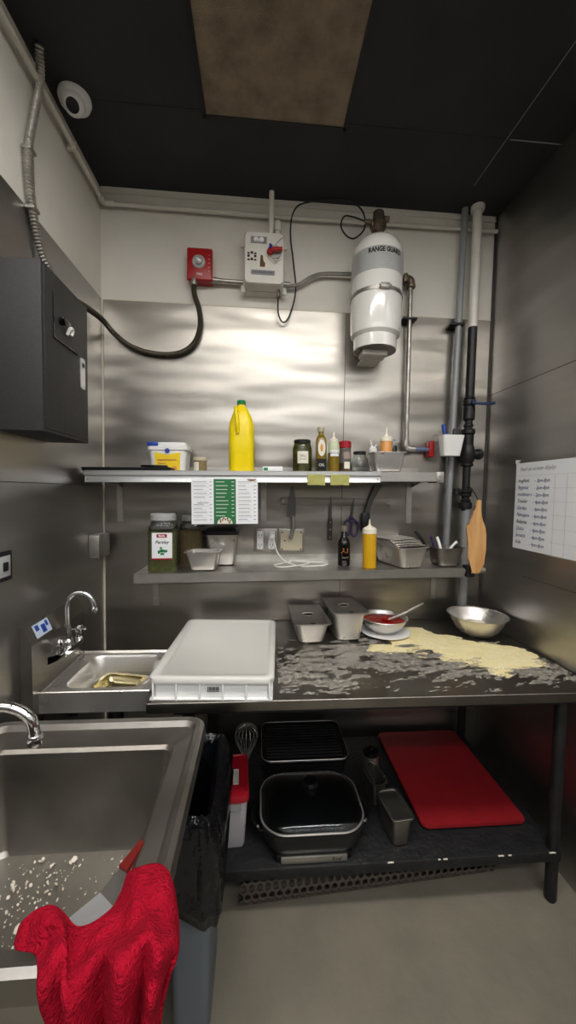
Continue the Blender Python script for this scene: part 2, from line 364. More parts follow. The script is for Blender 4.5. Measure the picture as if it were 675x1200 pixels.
# nozzle pipe going down
t=thing('discharge_pipe','vertical steel pipe dropping from brass elbow to red fitting','pipe',(1.672,-.04,0))
bm=bm_(); cyl(bm,(0,0,1.92),(-.006,0,2.79),.0125); obj('drop',bm,'galv',t)
bm=bm_(); tube(bm,[(-.045,0,2.822),(-.02,0,2.822),(-.004,0,2.81),(-.004,0,2.775)],.021,k=5); lathe(bm,[(.024,-.008),(.026,0),(.024,.008)],c=(-.004,0,2.785)); box(bm,-.05,-.03,-.024,.024,2.80,2.845,.004); obj('elbow',bm,'brass',t)
bm=bm_(); box(bm,-.045,.035,-.016,.04,2.602,2.614,.003); obj('clamp',bm,'iron',t)
bm=bm_(); tube(bm,[(0,0,1.94),(0,0,1.905),(.02,0,1.893),(.05,0,1.893)],.019,k=5); obj('lower_elbow',bm,'galv',t)
bm=bm_(); cyl(bm,(.05,0,1.893),(.135,0,1.893),.013); obj('blue_sleeve',bm,mat('blue_grey_tape',(104,116,150),.5,.3),t)
bm=bm_(); box(bm,.130,.158,-.02,.03,1.85,1.94,.004); prism(bm,[(.09,1.893),(.132,1.88),(.132,1.915)],.02,'XZ',-.01); obj('red_fitting',bm,'red',t)
# ------------------------------------------------------------------ cylinder
t=thing('suppression_cylinder','large white fire suppression cylinder strapped high on back wall','gas cylinder',(1.44,-.155,2.43))
bm=bm_(); lathe(bm,[(.10,.0),(.126,.025),(.130,.06),(.130,.40),(.126,.44),(.112,.475),(.085,.5),(.05,.515),(.03,.52)],seg=48); obj('body',bm,'wenamel',t)
bm=bm_(); lathe(bm,[(.108,-.05),(.110,-.05),(.110,.03),(.108,.03)],seg=48,cap0=False,cap1=False); lathe(bm,[(.109,-.05),(.104,-.05),(.104,.02)],seg=48,cap0=False,cap1=False); obj('foot_ring',bm,'wenamel',t)
bm=bm_(); box(bm,-.07,.06,-.03,.06,-.075,-.05,.003); box(bm,-.05,.05,.05,.155,-.078,-.062); obj('wall_bracket',bm,'wpaint',t)
bm=bm_(); a0,a1=math.radians(182),math.radians(352)
def band(bm,r,a0,a1,z0,z1,n=28):
    vs=[[bm.verts.new((r*math.cos(a0+(a1-a0)*i/n),r*math.sin(a0+(a1-a0)*i/n),z)) for i in range(n+1)] for z in (z0,z1)]
    for i in range(n): bm.faces.new((vs[0][i],vs[0][i+1],vs[1][i+1],vs[1][i]))
band(bm,.1306,a0,a1,.30,.41); lb=obj('label_band',bm,'grey_label',t)
def curved_text(s,size,m,parent,r,z,ang,bold=0,sx=1):
    o=text(s,size,m,parent,(0,0,0),(0,0,0),bold=bold)
    for v in o.data.vertices:
        a=ang+v.co.x*sx/r; v.co=Vector((r*math.sin(a),-r*math.cos(a),z+v.co.y))
curved_text('RANGE GUARD',.031,'dark_ink',lb,.1312,.390,math.radians(2),.0014,.8)
random.seed(3)
for j in range(7):
    w=random.choice((4,6,8,9)); curved_text('- '*w,.013,'dark_ink',lb,.131,.372-.0095*j,math.radians(4))
for j in range(8): curved_text('=====',.011,'grey_ink',lb,.131,.395-.0115*j,math.radians(-62))
bm=bm_(); lathe(bm,[(.1315,.205),(.1335,.205),(.1335,.222),(.1315,.222)],seg=48,cap0=False,cap1=False); st=obj('strap',bm,'galv',t)
bm=bm_(); box(bm,-.022,.022,-.15,-.13,.203,.226,.004); cyl(bm,(-.03,-.146,.214),(.03,-.146,.214),.005); obj('strap_buckle',bm,'galv',st)
bm=bm_(); lathe(bm,[(.034,.515),(.036,.53),(.03,.54),(.03,.56),(.037,.565),(.037,.60),(.03,.61),(.028,.65),(.02,.655)],seg=20)
cyl(bm,(-.035,0,.60),(-.07,0,.60),.012); cyl(bm,(.03,-.0,.62),(.055,0,.62),.014); box(bm,-.04,.04,-.02,.02,.575,.60,.004); obj('valve',bm,'brass',t)
# black control cable
t=thing('control_cable','thin dark cable looping from control box up along ceiling to cylinder valve','cable')
bm=bm_(); tube(bm,[(.935,-.07,2.69),(.936,-.05,2.60),(.965,-.03,2.56),(1.0,-.03,2.60),(1.03,-.03,2.73),(1.015,-.03,2.88),(.998,-.03,3.0),(1.0,-.03,3.10),(1.03,-.03,3.17),(1.1,-.03,3.2),(1.2,-.05,3.2),(1.3,-.08,3.185),(1.37,-.1,3.12),(1.38,-.11,3.03),(1.33,-.11,2.975),(1.285,-.11,2.985),(1.255,-.11,3.03),(1.27,-.11,3.08),(1.31,-.12,3.075),(1.37,-.14,3.045)],.0042,k=8); obj('wire',bm,'blackcable',t)
bm=bm_(); lathe(bm,[(.007,0),(.009,.006),(.009,.03),(.005,.036)],c=(.935,-.07,2.672),seg=12); obj('end_fitting',bm,'brass',t)
# ------------------------------------------------------------------ vertical pipes right
t=thing('drain_pipe','thin grey vertical pipe left of the thick pipe','pipe',(1.925,-.045,1.27))
bm=bm_(); cyl(bm,(0,0,0),(.035,0,1.945),.0175); obj('tube',bm,'gpipe',t)
bm=bm_(); box(bm,-.03,.05,-.022,.045,1.31,1.325,.003); obj('clamp',bm,'iron',t)
t=thing('gas_pipe','thick vertical pipe, white above and black iron below','pipe',(2.02,-.065,0))
bm=bm_(); cyl(bm,(0,0,2.57),(0,0,3.2),.025); lathe(bm,[(.033,3.19),(.036,3.2),(.036,3.217)],seg=24); obj('white_section',bm,'wpaint',t)
bm=bm_(); cyl(bm,(0,0,2.15),(0,0,2.575),.0245); cyl(bm,(0,0,1.55),(0,0,2.18),.021); obj('black_section',bm,'iron',t)
bm=bm_(); cyl(bm,(.006,0,.92),(.006,0,1.56),.0245); obj('grey_section',bm,'gpipe',t)
bm=bm_()
for z0,z1,r in ((2.14,2.175,.034),(2.175,2.19,.03),(2.06,2.14,.031),(2.02,2.04,.026),(1.98,2.01,.036),(1.90,1.98,.030),(1.80,1.82,.034),(1.65,1.67,.034),(1.63,1.65,.03),(1.56,1.60,.036),(1.60,1.615,.03)):
    bm=bm_(); lathe(bm,[(r*.85,z0),(r,z0+.005),(r,z1-.005),(r*.85,z1)],seg=20); obj('coupling',bm,'iron',t)
bm=bm_()
lathe(bm,[(.03,1.82),(.038,1.84),(.042,1.87),(.038,1.90),(.03,1.92)],seg=20); cyl(bm,(0,0,1.87),(.055,-.01,1.87),.026); lathe(bm,[(.03,0),(.03,.02),(.02,.03)],mtx=Matrix.Translation((.05,-.01,1.87))@Euler((0,PI/2,0)).to_matrix().to_4x4(),seg=8)
obj('valve_body',bm,'iron',t)
bm=bm_(); cyl(bm,(0,0,1.66),(-.06,0,1.66),.014); cyl(bm,(-.055,0,1.645),(-.055,0,1.675),.017)
obj('fitting',bm,'iron',t)
bm=bm_(); cyl(bm,(0,0,2.15),(.0,-.05,2.15),.012); box(bm,.0,.10,-.058,-.048,2.135,2.152,.004); tube(bm,[(.09,-.053,2.145),(.115,-.053,2.15)],.009,smooth=False); obj('valve_handle',bm,mat('dark_blue_handle',(34,52,84),.4),t)
# white holder
t=thing('pen_holder','small white plastic bin hung on the pipes','holder',(1.885,-.10,1.85))
bm=bm_(); loft(bm,[rr(.092,.06,.014,0,cy=-.03),rr(.122,.075,.014,.11,cy=-.035),rr(.116,.069,.012,.11,cy=-.035),rr(.088,.054,.012,.006,cy=-.03)]); obj('bin',bm,'wplastic',t)
bm=bm_(); box(bm,-.05,-.04,.0,.055,.08,.115); tube(bm,[(-.055,.0,.11),(-.07,.0,.12),(-.08,.02,.10)],.003,k=4); obj('hook',bm,'galv',t)
o=thing('marker_pen','blue marker standing in the white holder','pen',(1.86,-.135,1.857)); 
bm=bm_(); cyl(bm,(0.01,0,0),(-.014,.01,.15),.009); obj('barrel',bm,'blue',o)
bm=bm_(); cyl(bm,(-.010,.009,.128),(-.0165,.011,.163),.0105); obj('cap',bm,'blue',o)
bm=bm_(); box(bm,-.022,.022,-.012,.012,0,.14,.005); tag(obj('marker_box',bm,'black',None,loc=(1.91,-.135,1.857),rot=(0,.05,0)),'black slab standing in the white holder beside blue marker','case')
# wooden paddle
t=thing('wooden_paddle','pale wooden pizza paddle hanging by the corner over shelf end','paddle',(1.945,-.322,1.243),(0,0,math.radians(-10)))
prof=[(.0,.0),(.02,.003),(.044,.05),(.05,.12),(.048,.2),(.043,.235),(.038,.245),(.02,.27),(.014,.31),(.012,.36),(.008,.372)]
L_=[(-.024,0),(-.027,.03),(-.05,.08),(-.052,.15),(-.062,.21),(-.066,.245),(-.045,.252),(-.034,.29),(-.020,.32),(-.014,.36),(-.008,.372)]
bm=bm_(); poly=[(x*.85,z) for x,z in prof[1:]]+[(x*.85,z) for x,z in L_[::-1]]
prism(bm,poly,.014,'XZ',-.007); bmesh.ops.bevel(bm,geom=[e for e in bm.edges if abs(e.verts[0].co.y-e.verts[1].co.y)<1e-6],offset=.003,segments=2,affect='EDGES'); obj('blade',bm,'wood',t)
bm=bm_(); tube(bm,[(0,.0,.355),(.004,.03,.38),(.0,.10,.43),(.006,.18,.44)],.0025,k=4); obj('hanging_cord',bm,'blackcable',t)
# ------------------------------------------------------------------ black box on left wall
t=thing('lockbox','large black steel lockbox on the upper left wall','lockbox',(0,-.86,1.82))
obj('case',B(.001,.155,0,.325,0,.535,.004),'boxblk',t)
bm=bm_(); box(bm,.155,.158,.012,.315,.012,.523,.001); d=obj('door',bm,'boxblk',t)
bm=bm_(); box(bm,.157,.162,.06,.064,.32,.465); box(bm,.157,.163,.06,.23,.318,.324); obj('door_slot',bm,'blackgloss',d,False)
bm=bm_(); cyl(bm,(.157,.11,.39),(.178,.11,.39),.013); box(bm,.172,.18,.085,.14,.386,.396,.003); obj('latch',bm,'blackgloss',d)
bm=bm_(); tube(bm,[(.16,.15,.36),(.17,.155,.385),(.168,.175,.385),(.165,.17,.365)],.006,k=4); obj('white_tie',bm,'wplastic',d)
bm=bm_(); loft(bm,[[(.158,y,z) for y,z in [(a+.268,b+.26) for a,b,_ in rr(.034,.115,.008,0)]],[(.162,y,z) for y,z in [(a+.268,b+.26) for a,b,_ in rr(.034,.115,.008,0)]]]); h=obj('lock_plate',bm,'alu',d)
obj('keyhole',B(.162,.1635,.26,.278,.285,.30),'black',h,False)
# corner socket box and left socket
t=thing('junction_box','small steel junction box at the left corner under the upper shelf','junction box',(0,-.16,1.29))
obj('case',B(.001,.05,-.03,.1,0,.115,.003),'galv',t)
bm=B(.05,.053,-.032,.102,-.002,.117,.001); cyl(bm,(.053,.035,.1),(.055,.035,.1),.004,seg=10); cyl(bm,(.053,.035,.015),(.055,.035,.015),.004,seg=10); obj('cover',bm,'galv',t)
t=thing('wall_switch','black framed switch plate low on the left wall','switch',(0,-.82,1.375))
obj('plate',B(0,.006,-.05,.035,-.05,.05,.002),'black',t)
obj('insert',B(.006,.010,-.035,.02,-.035,.035,.002),'grey_label',t)
bm=B(.010,.014,-.02,.005,-.015,.015,.002); obj('toggle',bm,'black',t)
# ------------------------------------------------------------------ upper shelf
UA=-math.asin(.0174); LA=-math.asin(.0195)
t=thing('wall_shelf','long upper stainless wall shelf carrying bottles and jars','shelf',(0.041,0,1.720),(0,UA,0))
bm=bm_(); box(bm,0,1.724,-.3,-.001,-.003,0); box(bm,0,1.724,-.302,-.298,-.049,0); box(bm,0,1.724,-.004,-.001,0,.04); box(bm,0,1.724,-.302,-.285,-.049,-.046)
obj('board',bm,'ss_lip',t,False)
bm=bm_(); box(bm,1.69,1.727,-.306,-.2,-.052,.002,.003); cyl(bm,(1.708,-.306,-.018),(1.708,-.309,-.018),.006,seg=10); cyl(bm,(1.708,-.306,-.036),(1.708,-.309,-.036),.006,seg=10); obj('end_cap',bm,'ss_lip',t)
def bracket(par,x,z,h=.2,d=.26,w=.03):
    bm=bm_(); box(bm,x-w/2,x+w/2,-.006,-.001,z-h,z-.004)
    loft(bm,[[(x+w/2-.004,-.004,z-.004),(x+w/2-.004,-.004,z-.075),(x+w/2-.004,-.02,z-.07),(x+w/2-.004,-d,z-.02),(x+w/2-.004,-d,z-.004)],[(x+w/2,-.004,z-.004),(x+w/2,-.004,z-.075),(x+w/2,-.02,z-.07),(x+w/2,-d,z-.02),(x+w/2,-d,z-.004)]])
    for q in (.25,.55,.85): cyl(bm,(x-.004,-.006,z-h*q),(x-.004,-.009,z-h*q),.006,seg=10)
    obj('bracket',bm,'ss_lip',par)
for x,h in ((.045,.26),(.83,.26),(1.67,.28)): bracket(t,x,0,h)
t=thing('ticket_rail','white aluminium ticket rail along the front of the upper shelf','rail',(0.041,-.303,1.720),(0,UA,0))
bm=bm_(); pr=[(-.000,.003),(-.016,.003),(-.022,-.001),(-.022,-.018),(-.012,-.024),(-.012,-.046),(-.016,-.052),(-.004,-.052),(0,-.048)]
loft(bm,[[(0,y,z) for y,z in pr],[(1.397,y,z) for y,z in pr]]); obj('channel',bm,'alu',t)
for i,x in enumerate((.012,1.385)):
    bm=bm_(); cyl(bm,(x,-.012,-.036),(x,-.0135,-.036),.005,seg=12); obj('screw',bm,'galv',t)
# notes
for x0,w,lab in ((1.078,.085,'left yellow sticky note on the rail, blank'),(1.19,.092,'right yellow sticky note on the rail near its end')):
    bm=bm_(); 
    g=[[(x0+w*i/6,-.327-.002*math.sin(i),zU(x0)-.012-.052*j/4-.001*math.sin(i*1.3)) for i in range(7)] for j in range(5)]
    V=[[bm.verts.new(p) for p in r] for r in g]
    for a,b in zip(V,V[1:]):
        for i in range(6): bm.faces.new((a[i],a[i+1],b[i+1],b[i]))
    bmesh.ops.solidify(bm,geom=bm.faces[:],thickness=.0006)
    tag(obj('sticky_note',bm,'note',None),lab,'note','notes on the rail')
# menu
t=thing('menu_sheet','three column white and green printed menu hung from the rail','menu',(.528,-.3305,1.692),(0,UA,0))
W=.311/3
for i,m in enumerate(('wpaper','green','wpaper')):
    bm=B(i*W,(i+1)*W,-.001,.0,-.213,.0); p=obj('panel',bm,m,t,False)
    random.seed(20+i); bm=bm_(); ink='grey_ink' if m=='wpaper' else 'wplastic'
    for j in range(11):
        z=-.014-j*.0178
        if (i==0 and j==5): continue
        if i==1 and j>9: continue
        w=random.uniform(.35,.62)*W; box(bm,i*W+.01,i*W+.01+w,-.0014,-.001,z-.0012,z+.0012)
        box(bm,(i+1)*W-.020,(i+1)*W-.008,-.0014,-.001,z-.0014,z+.0014)
        if m=='wpaper': box(bm,i*W+.01,i*W+.01+random.uniform(.5,.75)*W,-.0014,-.001,z-.0075,z-.0068)
    obj('menu_lines',bm,ink,p,False)
text('Seafood Pizza',.011,'dark_ink',t,(W*.52,-.0015,-.112),shear=.3,sx=.85)
bm=bm_(); 
poly=[(1.5*W+.036*math.cos(a),-.2125+.032*math.sin(a)) for a in [PI*i/14 for i in range(15)]]; prism(bm,poly,-.0006,'XZ',-.001); fd=obj('food_picture',bm,'jarlabel',t,False)
bm=bm_()
for k in range(9):
    a=PI*(k+.7)/10; r=.022+.007*(k%2); cyl(bm,(1.5*W+r*math.cos(a),-.0016,-.21+r*math.sin(a)*.85),(1.5*W+r*math.cos(a),-.002,-.21+r*math.sin(a)*.85),.0045,seg=9)
obj('topping',bm,'spice',fd)
bm=bm_(); poly=[(2.72*W+.022*math.cos(a),-.0005+.010*math.sin(a)) for a in [PI+PI*i/8 for i in range(9)]]; prism(bm,poly,-.0006,'XZ',-.001); obj('food_picture',bm,'spice',t,False)
# ---- items on the upper shelf
def put(x,y,dz=0): return (x,y,zU(x)+.0005+dz)
def puL(x,y,dz=0): return (x,y,zL(x)+.0005+dz)
bm=bm_(); loft(bm,[rr(.40,.10,.012,0),rr(.41,.11,.014,.016),rr(.40,.10,.012,.018),rr(.385,.085,.01,.010)]); tag(obj('black_tray',bm,'black',None,loc=put(.225,-.262),rot=(0,UA,0)),'flat black tray at the left end of the upper shelf','tray')
bm=bm_(); box(bm,-.06,.06,-.02,.02,0,.012,.003); tag(obj('black_bar',bm,'blackgloss',None,loc=put(.345,-.27,.0185),rot=(0,UA,0)),'short black bar lying on the flat black tray','bar')
t=thing('plastic_tub','white tub with blue cornered lid and yellow label','tub',put(.388,-.115),(0,UA,0))
bm=bm_(); loft(bm,[rr(.165,.135,.02,0),rr(.185,.15,.02,.118)]); obj('body',bm,'wplastic',t)
bm=bm_(); loft(bm,[rr(.20,.16,.02,.112),rr(.20,.16,.02,.128),rr(.185,.148,.02,.133),rr(.18,.142,.02,.148),rr(.17,.135,.02,.151)]); ld=obj('lid',bm,'wplastic',t)
bm=bm_(); box(bm,-.099,-.045,-.081,-.02,.130,.153,.006); obj('blue_corner',bm,'blue',ld)
bm=bm_(); prism(bm,[(-.058,.004),(.058,.004),(.064,.10),(.0,.088),(-.064,.10)],-.003,'XZ',-.073); 
for v in bm.verts: v.co.y-=.0+.075*(.10/ .118*v.co.z)*.1
lb=obj('label',bm,'ylabel',t,False)
bm=bm_(); box(bm,-.05,.045,-.0795,-.0775,.060,.066); box(bm,-.05,-.01,-.0795,-.0775,.044,.048); box(bm,.025,.045,-.0795,-.0765,.008,.03); obj('label_print',bm,'orange',lb,False)
bm=bm_(); cyl(bm,(0,-.078,.108),(0,-.0805,.108),.012,seg=16); obj('emblem',bm,'blue',t)
t=thing('small_jar','small jar with tan lid beside the white tub','jar',put(.551,-.2),(0,UA,0))
bm=bm_(); lathe(bm,[(.028,0),(.032,.004),(.032,.052),(.028,.058)]); obj('body',bm,'herb2',t)
bm=bm_(); lathe(bm,[(.0335,.056),(.035,.058),(.035,.072),(.031,.075)]); obj('lid',bm,'beige',t)
bm=bm_(); band(bm,.0325,math.radians(200),math.radians(265),.006,.05,10); obj('label',bm,'jarlabel',t)
t=thing('oil_jug','big yellow plastic jug with green cap','jug',put(.757,-.17),(0,UA,0))
secs=[(.120,.10,.0),(.128,.108,.01),(.128,.108,.17),(.125,.106,.19),(.128,.104,.205),(.124,.10,.24),(.108,.088,.27),(.085,.07,.30),(.058,.052,.325),(.036,.036,.335),(.036,.036,.35)]
bm=bm_(); loft(bm,[rr(w,d,min(w,d)*.35,z,8) for w,d,z in secs]); obj('body',bm,'yellow',t)
bm=bm_(); tube(bm,[(-.028,-.028,.325),(-.024,-.052,.305),(-.02,-.062,.27),(-.018,-.064,.23),(-.018,-.054,.195)],.0105,k=6); obj('handle',bm,'yellow',t)
bm=bm_(); lathe(bm,[(.021,.345),(.022,.347),(.022,.362),(.019,.366)],seg=24); obj('cap',bm,'gcap',t)
bm=bm_(); box(bm,.0642,.0655,-.03,.03,.05,.13); obj('label',bm,'spice',t)
t=thing('folded_packet','small white and green box between yellow jug and pickle jar','packet',put(.914,-.2),(0,UA,0))
bm=bm_(); box(bm,-.05,.05,-.02,.02,0,.03,.003); obj('carton',bm,'wpaper',t)
bm=bm_(); box(bm,-.05,.012,-.0212,-.02,.001,.008); box(bm,-.045,-.025,-.0212,-.02,.01,.024); obj('green_print',bm,'gcap',t,False)
t=thing('pickle_jar','glass jar of green pickles with white label and dark lid','jar',put(1.066,-.2),(0,UA,0))
bm=bm_(); lathe(bm,[(.036,0),(.046,.006),(.048,.02),(.048,.125),(.042,.143),(.038,.148)],seg=32); obj('body',bm,'pickle',t)
bm=bm_(); lathe(bm,[(.049,.003),(.0495,.12),(.043,.146),(.040,.15)],seg=32,cap0=False,cap1=False); obj('glass_wall',bm,'glass',t)
bm=bm_(); lathe(bm,[(.041,.146),(.043,.148),(.043,.163),(.040,.166)],seg=32); obj('lid',bm,'black',t)
bm=bm_(); band(bm,.0505,math.radians(235),math.radians(300),.045,.105,12); lb=obj('label',bm,'jarlabel',t)
curved_text('DILL',.018,'dark_ink',lb,.0509,.082,math.radians(-2),0,.9); curved_text('PICKLES',.010,'dark_ink',lb,.0509,.066,math.radians(-2),0,.9)
t=thing('oil_bottle','slim clear bottle with cork top and oval cream label','bottle',put(1.162,-.2),(0,UA,0))
bm=bm_(); loft(bm,[rr(.05,.05,.012,0),rr(.054,.054,.014,.006),rr(.054,.054,.014,.165),rr(.05,.05,.02,.175),rr(.03,.03,.014,.192),rr(.026,.026,.0129,.2),rr(.026,.026,.0129,.212)]); obj('body',bm,'oil',t)
bm=bm_(); lathe(bm,[(.015,.208),(.017,.211),(.017,.23),(.014,.234)],seg=20); obj('cap',bm,'beige',t)
bm=bm_(); poly=[(.019*math.cos(a),.125+.042*math.sin(a)) for a in [2*PI*i/24 for i in range(24)]]; prism(bm,poly,-.0015,'XZ',-.0265); lb=obj('oval_label',bm,'jarlabel',t,False)
bm=bm_(); poly=[(.008*math.cos(a),.125+.02*math.sin(a)) for a in [2*PI*i/16 for i in range(16)]]; prism(bm,poly,-.0008,'XZ',-.028); obj('label_figure',bm,'orange',lb,False)
bm=bm_(); box(bm,-.024,.024,-.0285,-.027,.008,.07); lw=obj('lower_label',bm,'blackgloss',t,False)
text('OIL',.02,'jarlabel',t,(0,-.029,.038),name='lettering')
t=thing('squeeze_bottle','squeeze bottle of oil with pale green upper and written label','bottle',put(1.226,-.215),(0,UA,0),'squeeze bottles on the upper shelf')
bm=bm_(); lathe(bm,[(.026,0),(.029,.004),(.029,.10)],seg=28); obj('oil_fill',bm,'oil',t)
bm=bm_(); lathe(bm,[(.0292,.10),(.0292,.138),(.025,.15),(.019,.157)],seg=28); obj('upper_body',bm,'gsauce',t)
bm=bm_(); lathe(bm,[(.021,.155),(.021,.168),(.011,.174),(.005,.182),(.0025,.206)],seg=20); obj('nozzle',bm,'tip',t)
bm=bm_(); band(bm,.030,math.radians(225),math.radians(315),.082,.112,12); lb=obj('label',bm,'wpaper',t); curved_text('EVOO',.017,'dark_ink',lb,.0304,.097,0)
t=thing('spice_jar','clear spice jar with bright red cap','jar',put(1.288,-.2),(0,UA,0))
bm=bm_(); lathe(bm,[(.026,0),(.029,.005),(.029,.05)],seg=28); obj('filling',bm,'spice',t)
bm=bm_(); lathe(bm,[(.030,0),(.031,.005),(.031,.12),(.026,.13)],seg=28,cap0=False); obj('glass_wall',bm,'glass',t)
bm=bm_(); lathe(bm,[(.030,.126),(.0315,.128),(.0315,.158),(.028,.162)],seg=28); obj('cap',bm,'redlid',t)
bm=bm_(); band(bm,.0314,math.radians(250),math.radians(310),.02,.055,10); obj('label',bm,'jarlabel',t)
bm=bm_(); band(bm,.0314,math.radians(250),math.radians(320),.07,.105,10); obj('label',bm,mat('grey_sticker',(160,140,130),.4),t)
t=thing('glass_jar','empty clear glass jar with a wide dark mouth','jar',put(1.365,-.2),(0,UA,0))
bm=bm_(); lathe(bm,[(.035,0),(.044,.008),(.046,.03),(.040,.07),(.030,.088),(.031,.10),(.029,.10),(.028,.088),(.037,.07),(.0435,.03),(.041,.01),(.02,.005)],seg=32,cap1=True); obj('body',bm,'glass',t)
bm=bm_(); lathe(bm,[(.031,.095),(.033,.097),(.033,.108),(.031,.110),(.029,.108),(.029,.097)],seg=32,cap0=False,cap1=False); obj('rim_band',bm,'iron',t)
t=thing('metal_pan','small steel pan holding squeeze bottles on upper shelf right','pan',put(1.508,-.18),(0,UA,0))
bm=bm_(); tray(bm,.185,.162,.105,.02,.010,taper=.014); obj('body',bm,'ss',t)
for v in t.children[0].data.vertices: pass
t=thing('squeeze_bottle','clear tipped squeeze bottle of orange sauce standing in steel pan','bottle',put(1.503,-.199,.0025))
bm=bm_(); lathe(bm,[(.028,0),(.031,.004),(.031,.158),(.028,.165)],seg=28); obj('body',bm,'orange',t)
bm=bm_(); lathe(bm,[(.033,.160),(.033,.175),(.027,.182),(.010,.192),(.006,.20),(.0025,.235)],seg=24); obj('nozzle',bm,'tip',t)
t=thing('squeeze_bottle','small bottle with white pointed nozzle leaning out of steel pan','bottle',put(1.478,-.15,.016),(0,math.radians(-16),0))
bm=bm_(); lathe(bm,[(.018,0),(.02,.004),(.02,.1),(.016,.106)],seg=24); obj('body',bm,'orange',t)
bm=bm_(); lathe(bm,[(.022,.1),(.022,.118),(.014,.125),(.005,.135),(.003,.165)],seg=20); cyl(bm,(0,0,.112),(.028,0,.135),.006,.003); obj('nozzle',bm,'wplastic',t)
t=thing('small_jar','dark jar with clear glass shoulders in steel pan','jar',put(1.555,-.145,.0025))
bm=bm_(); lathe(bm,[(.022,0),(.025,.004),(.025,.14),(.022,.145)],seg=24); obj('body',bm,'blackgloss',t)
bm=bm_(); lathe(bm,[(.025,.143),(.024,.155),(.018,.165),(.019,.175),(.014,.178)],seg=24); obj('lid',bm,'clearpl',t)
# ------------------------------------------------------------------ between shelves
t=thing('knife_rack','long magnetic steel strip screwed to wall between the shelves','rack',(.97,0,1.565))
bm=bm_(); box(bm,0,.63,-.012,-.0005,0,.042,.002); obj('strip',bm,'ss_old',t)
for x in (.005,.61): obj('end_screw',B(x,x+.015,-.014,-.012,.012,.03),'galv',t)
t=thing('chef_knife','wide bladed chef knife hanging point up on magnetic strip','knife',(1.03,-.016,1.50))
bm=bm_(); prism(bm,[(-.026,.0),(.024,.0),(.024,.08),(.018,.13),(.004,.175),(-.004,.165),(-.02,.10),(-.026,.04)],-.0025,'XZ',0); obj('blade',bm,'blade',t,False)
bm=bm_(); tube(bm,[(.006,-.004,.005),(.012,-.006,-.04),(.006,-.006,-.085),(-.006,-.006,-.125)],.0115,k=6); obj('handle',bm,'galv',t)
t=thing('paring_knife','narrow riveted knife hanging on strip left of scissors','knife',(1.252,-.016,1.50))
bm=bm_(); prism(bm,[(-.009,-.01),(.009,-.01),(.008,.08),(.0,.125),(-.006,.09)],-.002,'XZ',0); obj('blade',bm,'blade',t,False)
bm=bm_(); loft(bm,[[(x,y,z) for x,y in ((-w,-.01),(w,-.01),(w,0),(-w,0))] for w,z in ((.010,-.005),(.013,-.04),(.011,-.08),(.014,-.13))]); h=obj('handle',bm,mat('dark_wood_handle',(58,44,40),.5),t)
for z in (-.03,-.07,-.115):
    bm=bm_(); cyl(bm,(0,-.010,z),(0,-.0115,z),.004,seg=10); obj('rivet',bm,'galv',h)
t=thing('scissors','purple handled kitchen scissors hanging from the magnetic strip','scissors',(1.375,-.018,1.50),(0,math.radians(6),0))
bm=bm_(); prism(bm,[(-.006,-.01),(.008,-.01),(.004,.06),(.0,.115),(-.004,.06)],-.004,'XZ',0); obj('blade',bm,'blade',t,False)
for s,x in ((1,.026),(-1,-.014)):
    bm=bm_(); pts=[(x+.021*math.cos(a)*1.0,-.004*s,-.062+.045*math.sin(a)) for a in [2*PI*i/10+PI/2 for i in range(11)]]; tube(bm,pts,.0055,k=4); tube(bm,[(x,0,-.018),(0,-.002,.0)],.006,smooth=False); obj('handle',bm,'purple',t)
t=thing('spatula','dark curved handled turner hanging behind yellow oil bottle','spatula',(1.46,-.03,1.42))
bm=bm_(); loft(bm,[[(x0+dx*w,-.0+dy,z) for dx,dy in ((-1,-.004),(1,-.004),(1,.004),(-1,.004))] for x0,w,z in ((0,.014,.10),(.008,.013,.14),(.022,.014,.18),(.045,.018,.23),(.066,.022,.27))]); obj('blade',bm,'blade',t)
bm=bm_(); box(bm,-.03,.016,-.012,.008,.0,.11,.006); obj('grip',bm,'black',t)
# outlets
t=thing('wall_outlet','double socket in a steel wall box between the shelves','outlet',(.888,0,1.365))
obj('plate',B(-.066,.066,-.012,-.0005,-.066,.066,.003),'ss_old',t)
for x in (-.032,.032):
    bm=B(x-.018,x+.018,-.018,-.011,-.052,.052,.004); s=obj('socket',bm,'wplastic',t)
    bm=bm_()
    for z in (-.026,.026):
        box(bm,x-.009,x-.006,-.0186,-.018,z-.006,z+.008); box(bm,x+.006,x+.009,-.0186,-.018,z-.006,z+.008); cyl(bm,(x,-.018,z-.013),(x,-.0186,z-.013),.003,seg=8)
    obj('slot',bm,'dark_ink',s,False)
t=thing('blank_plate','beige blanking plate in a worn frame right of the socket','wall plate',(1.035,0,1.362))
bm=bm_(); box(bm,-.076,.072,-.01,-.0005,-.066,.068,.003); obj('frame',bm,'ss_old',t)
bm=bm_(); box(bm,-.064,.060,-.014,-.009,-.055,.055,.003); obj('plate',bm,'beige',t)
for x,z in ((-.055,.048),(.052,.048),(-.055,-.048),(.052,-.048),(-.04,.0),(0,.05)):
    bm=bm_(); cyl(bm,(x,-.014,z),(x,-.016,z),.0045,seg=8); obj('screw',bm,'iron',t)
t=thing('charging_cable','thin white charging cable coiled on the lower shelf','cable')
z=zL(1.1)+.004
bm=bm_(); tube(bm,[(.925,-.03,1.39),(.935,-.06,1.36),(.95,-.10,1.31),(.985,-.14,z+.02),(1.05,-.18,z),(1.13,-.20,z+.001),(1.2,-.17,z+.001),(1.22,-.12,z+.001),(1.15,-.085,z+.001),(1.05,-.09,z+.005),(.97,-.13,z+.001),(.93,-.18,z),(.97,-.22,z),(1.06,-.2,z+.006),(1.12,-.14,z+.009),(1.02,-.10,z+.012)],.0036,k=8); obj('wire',bm,'cable',t)
bm=bm_(); box(bm,.908,.936,-.042,-.0185,1.375,1.405,.004); obj('plug',bm,'wplastic',t)
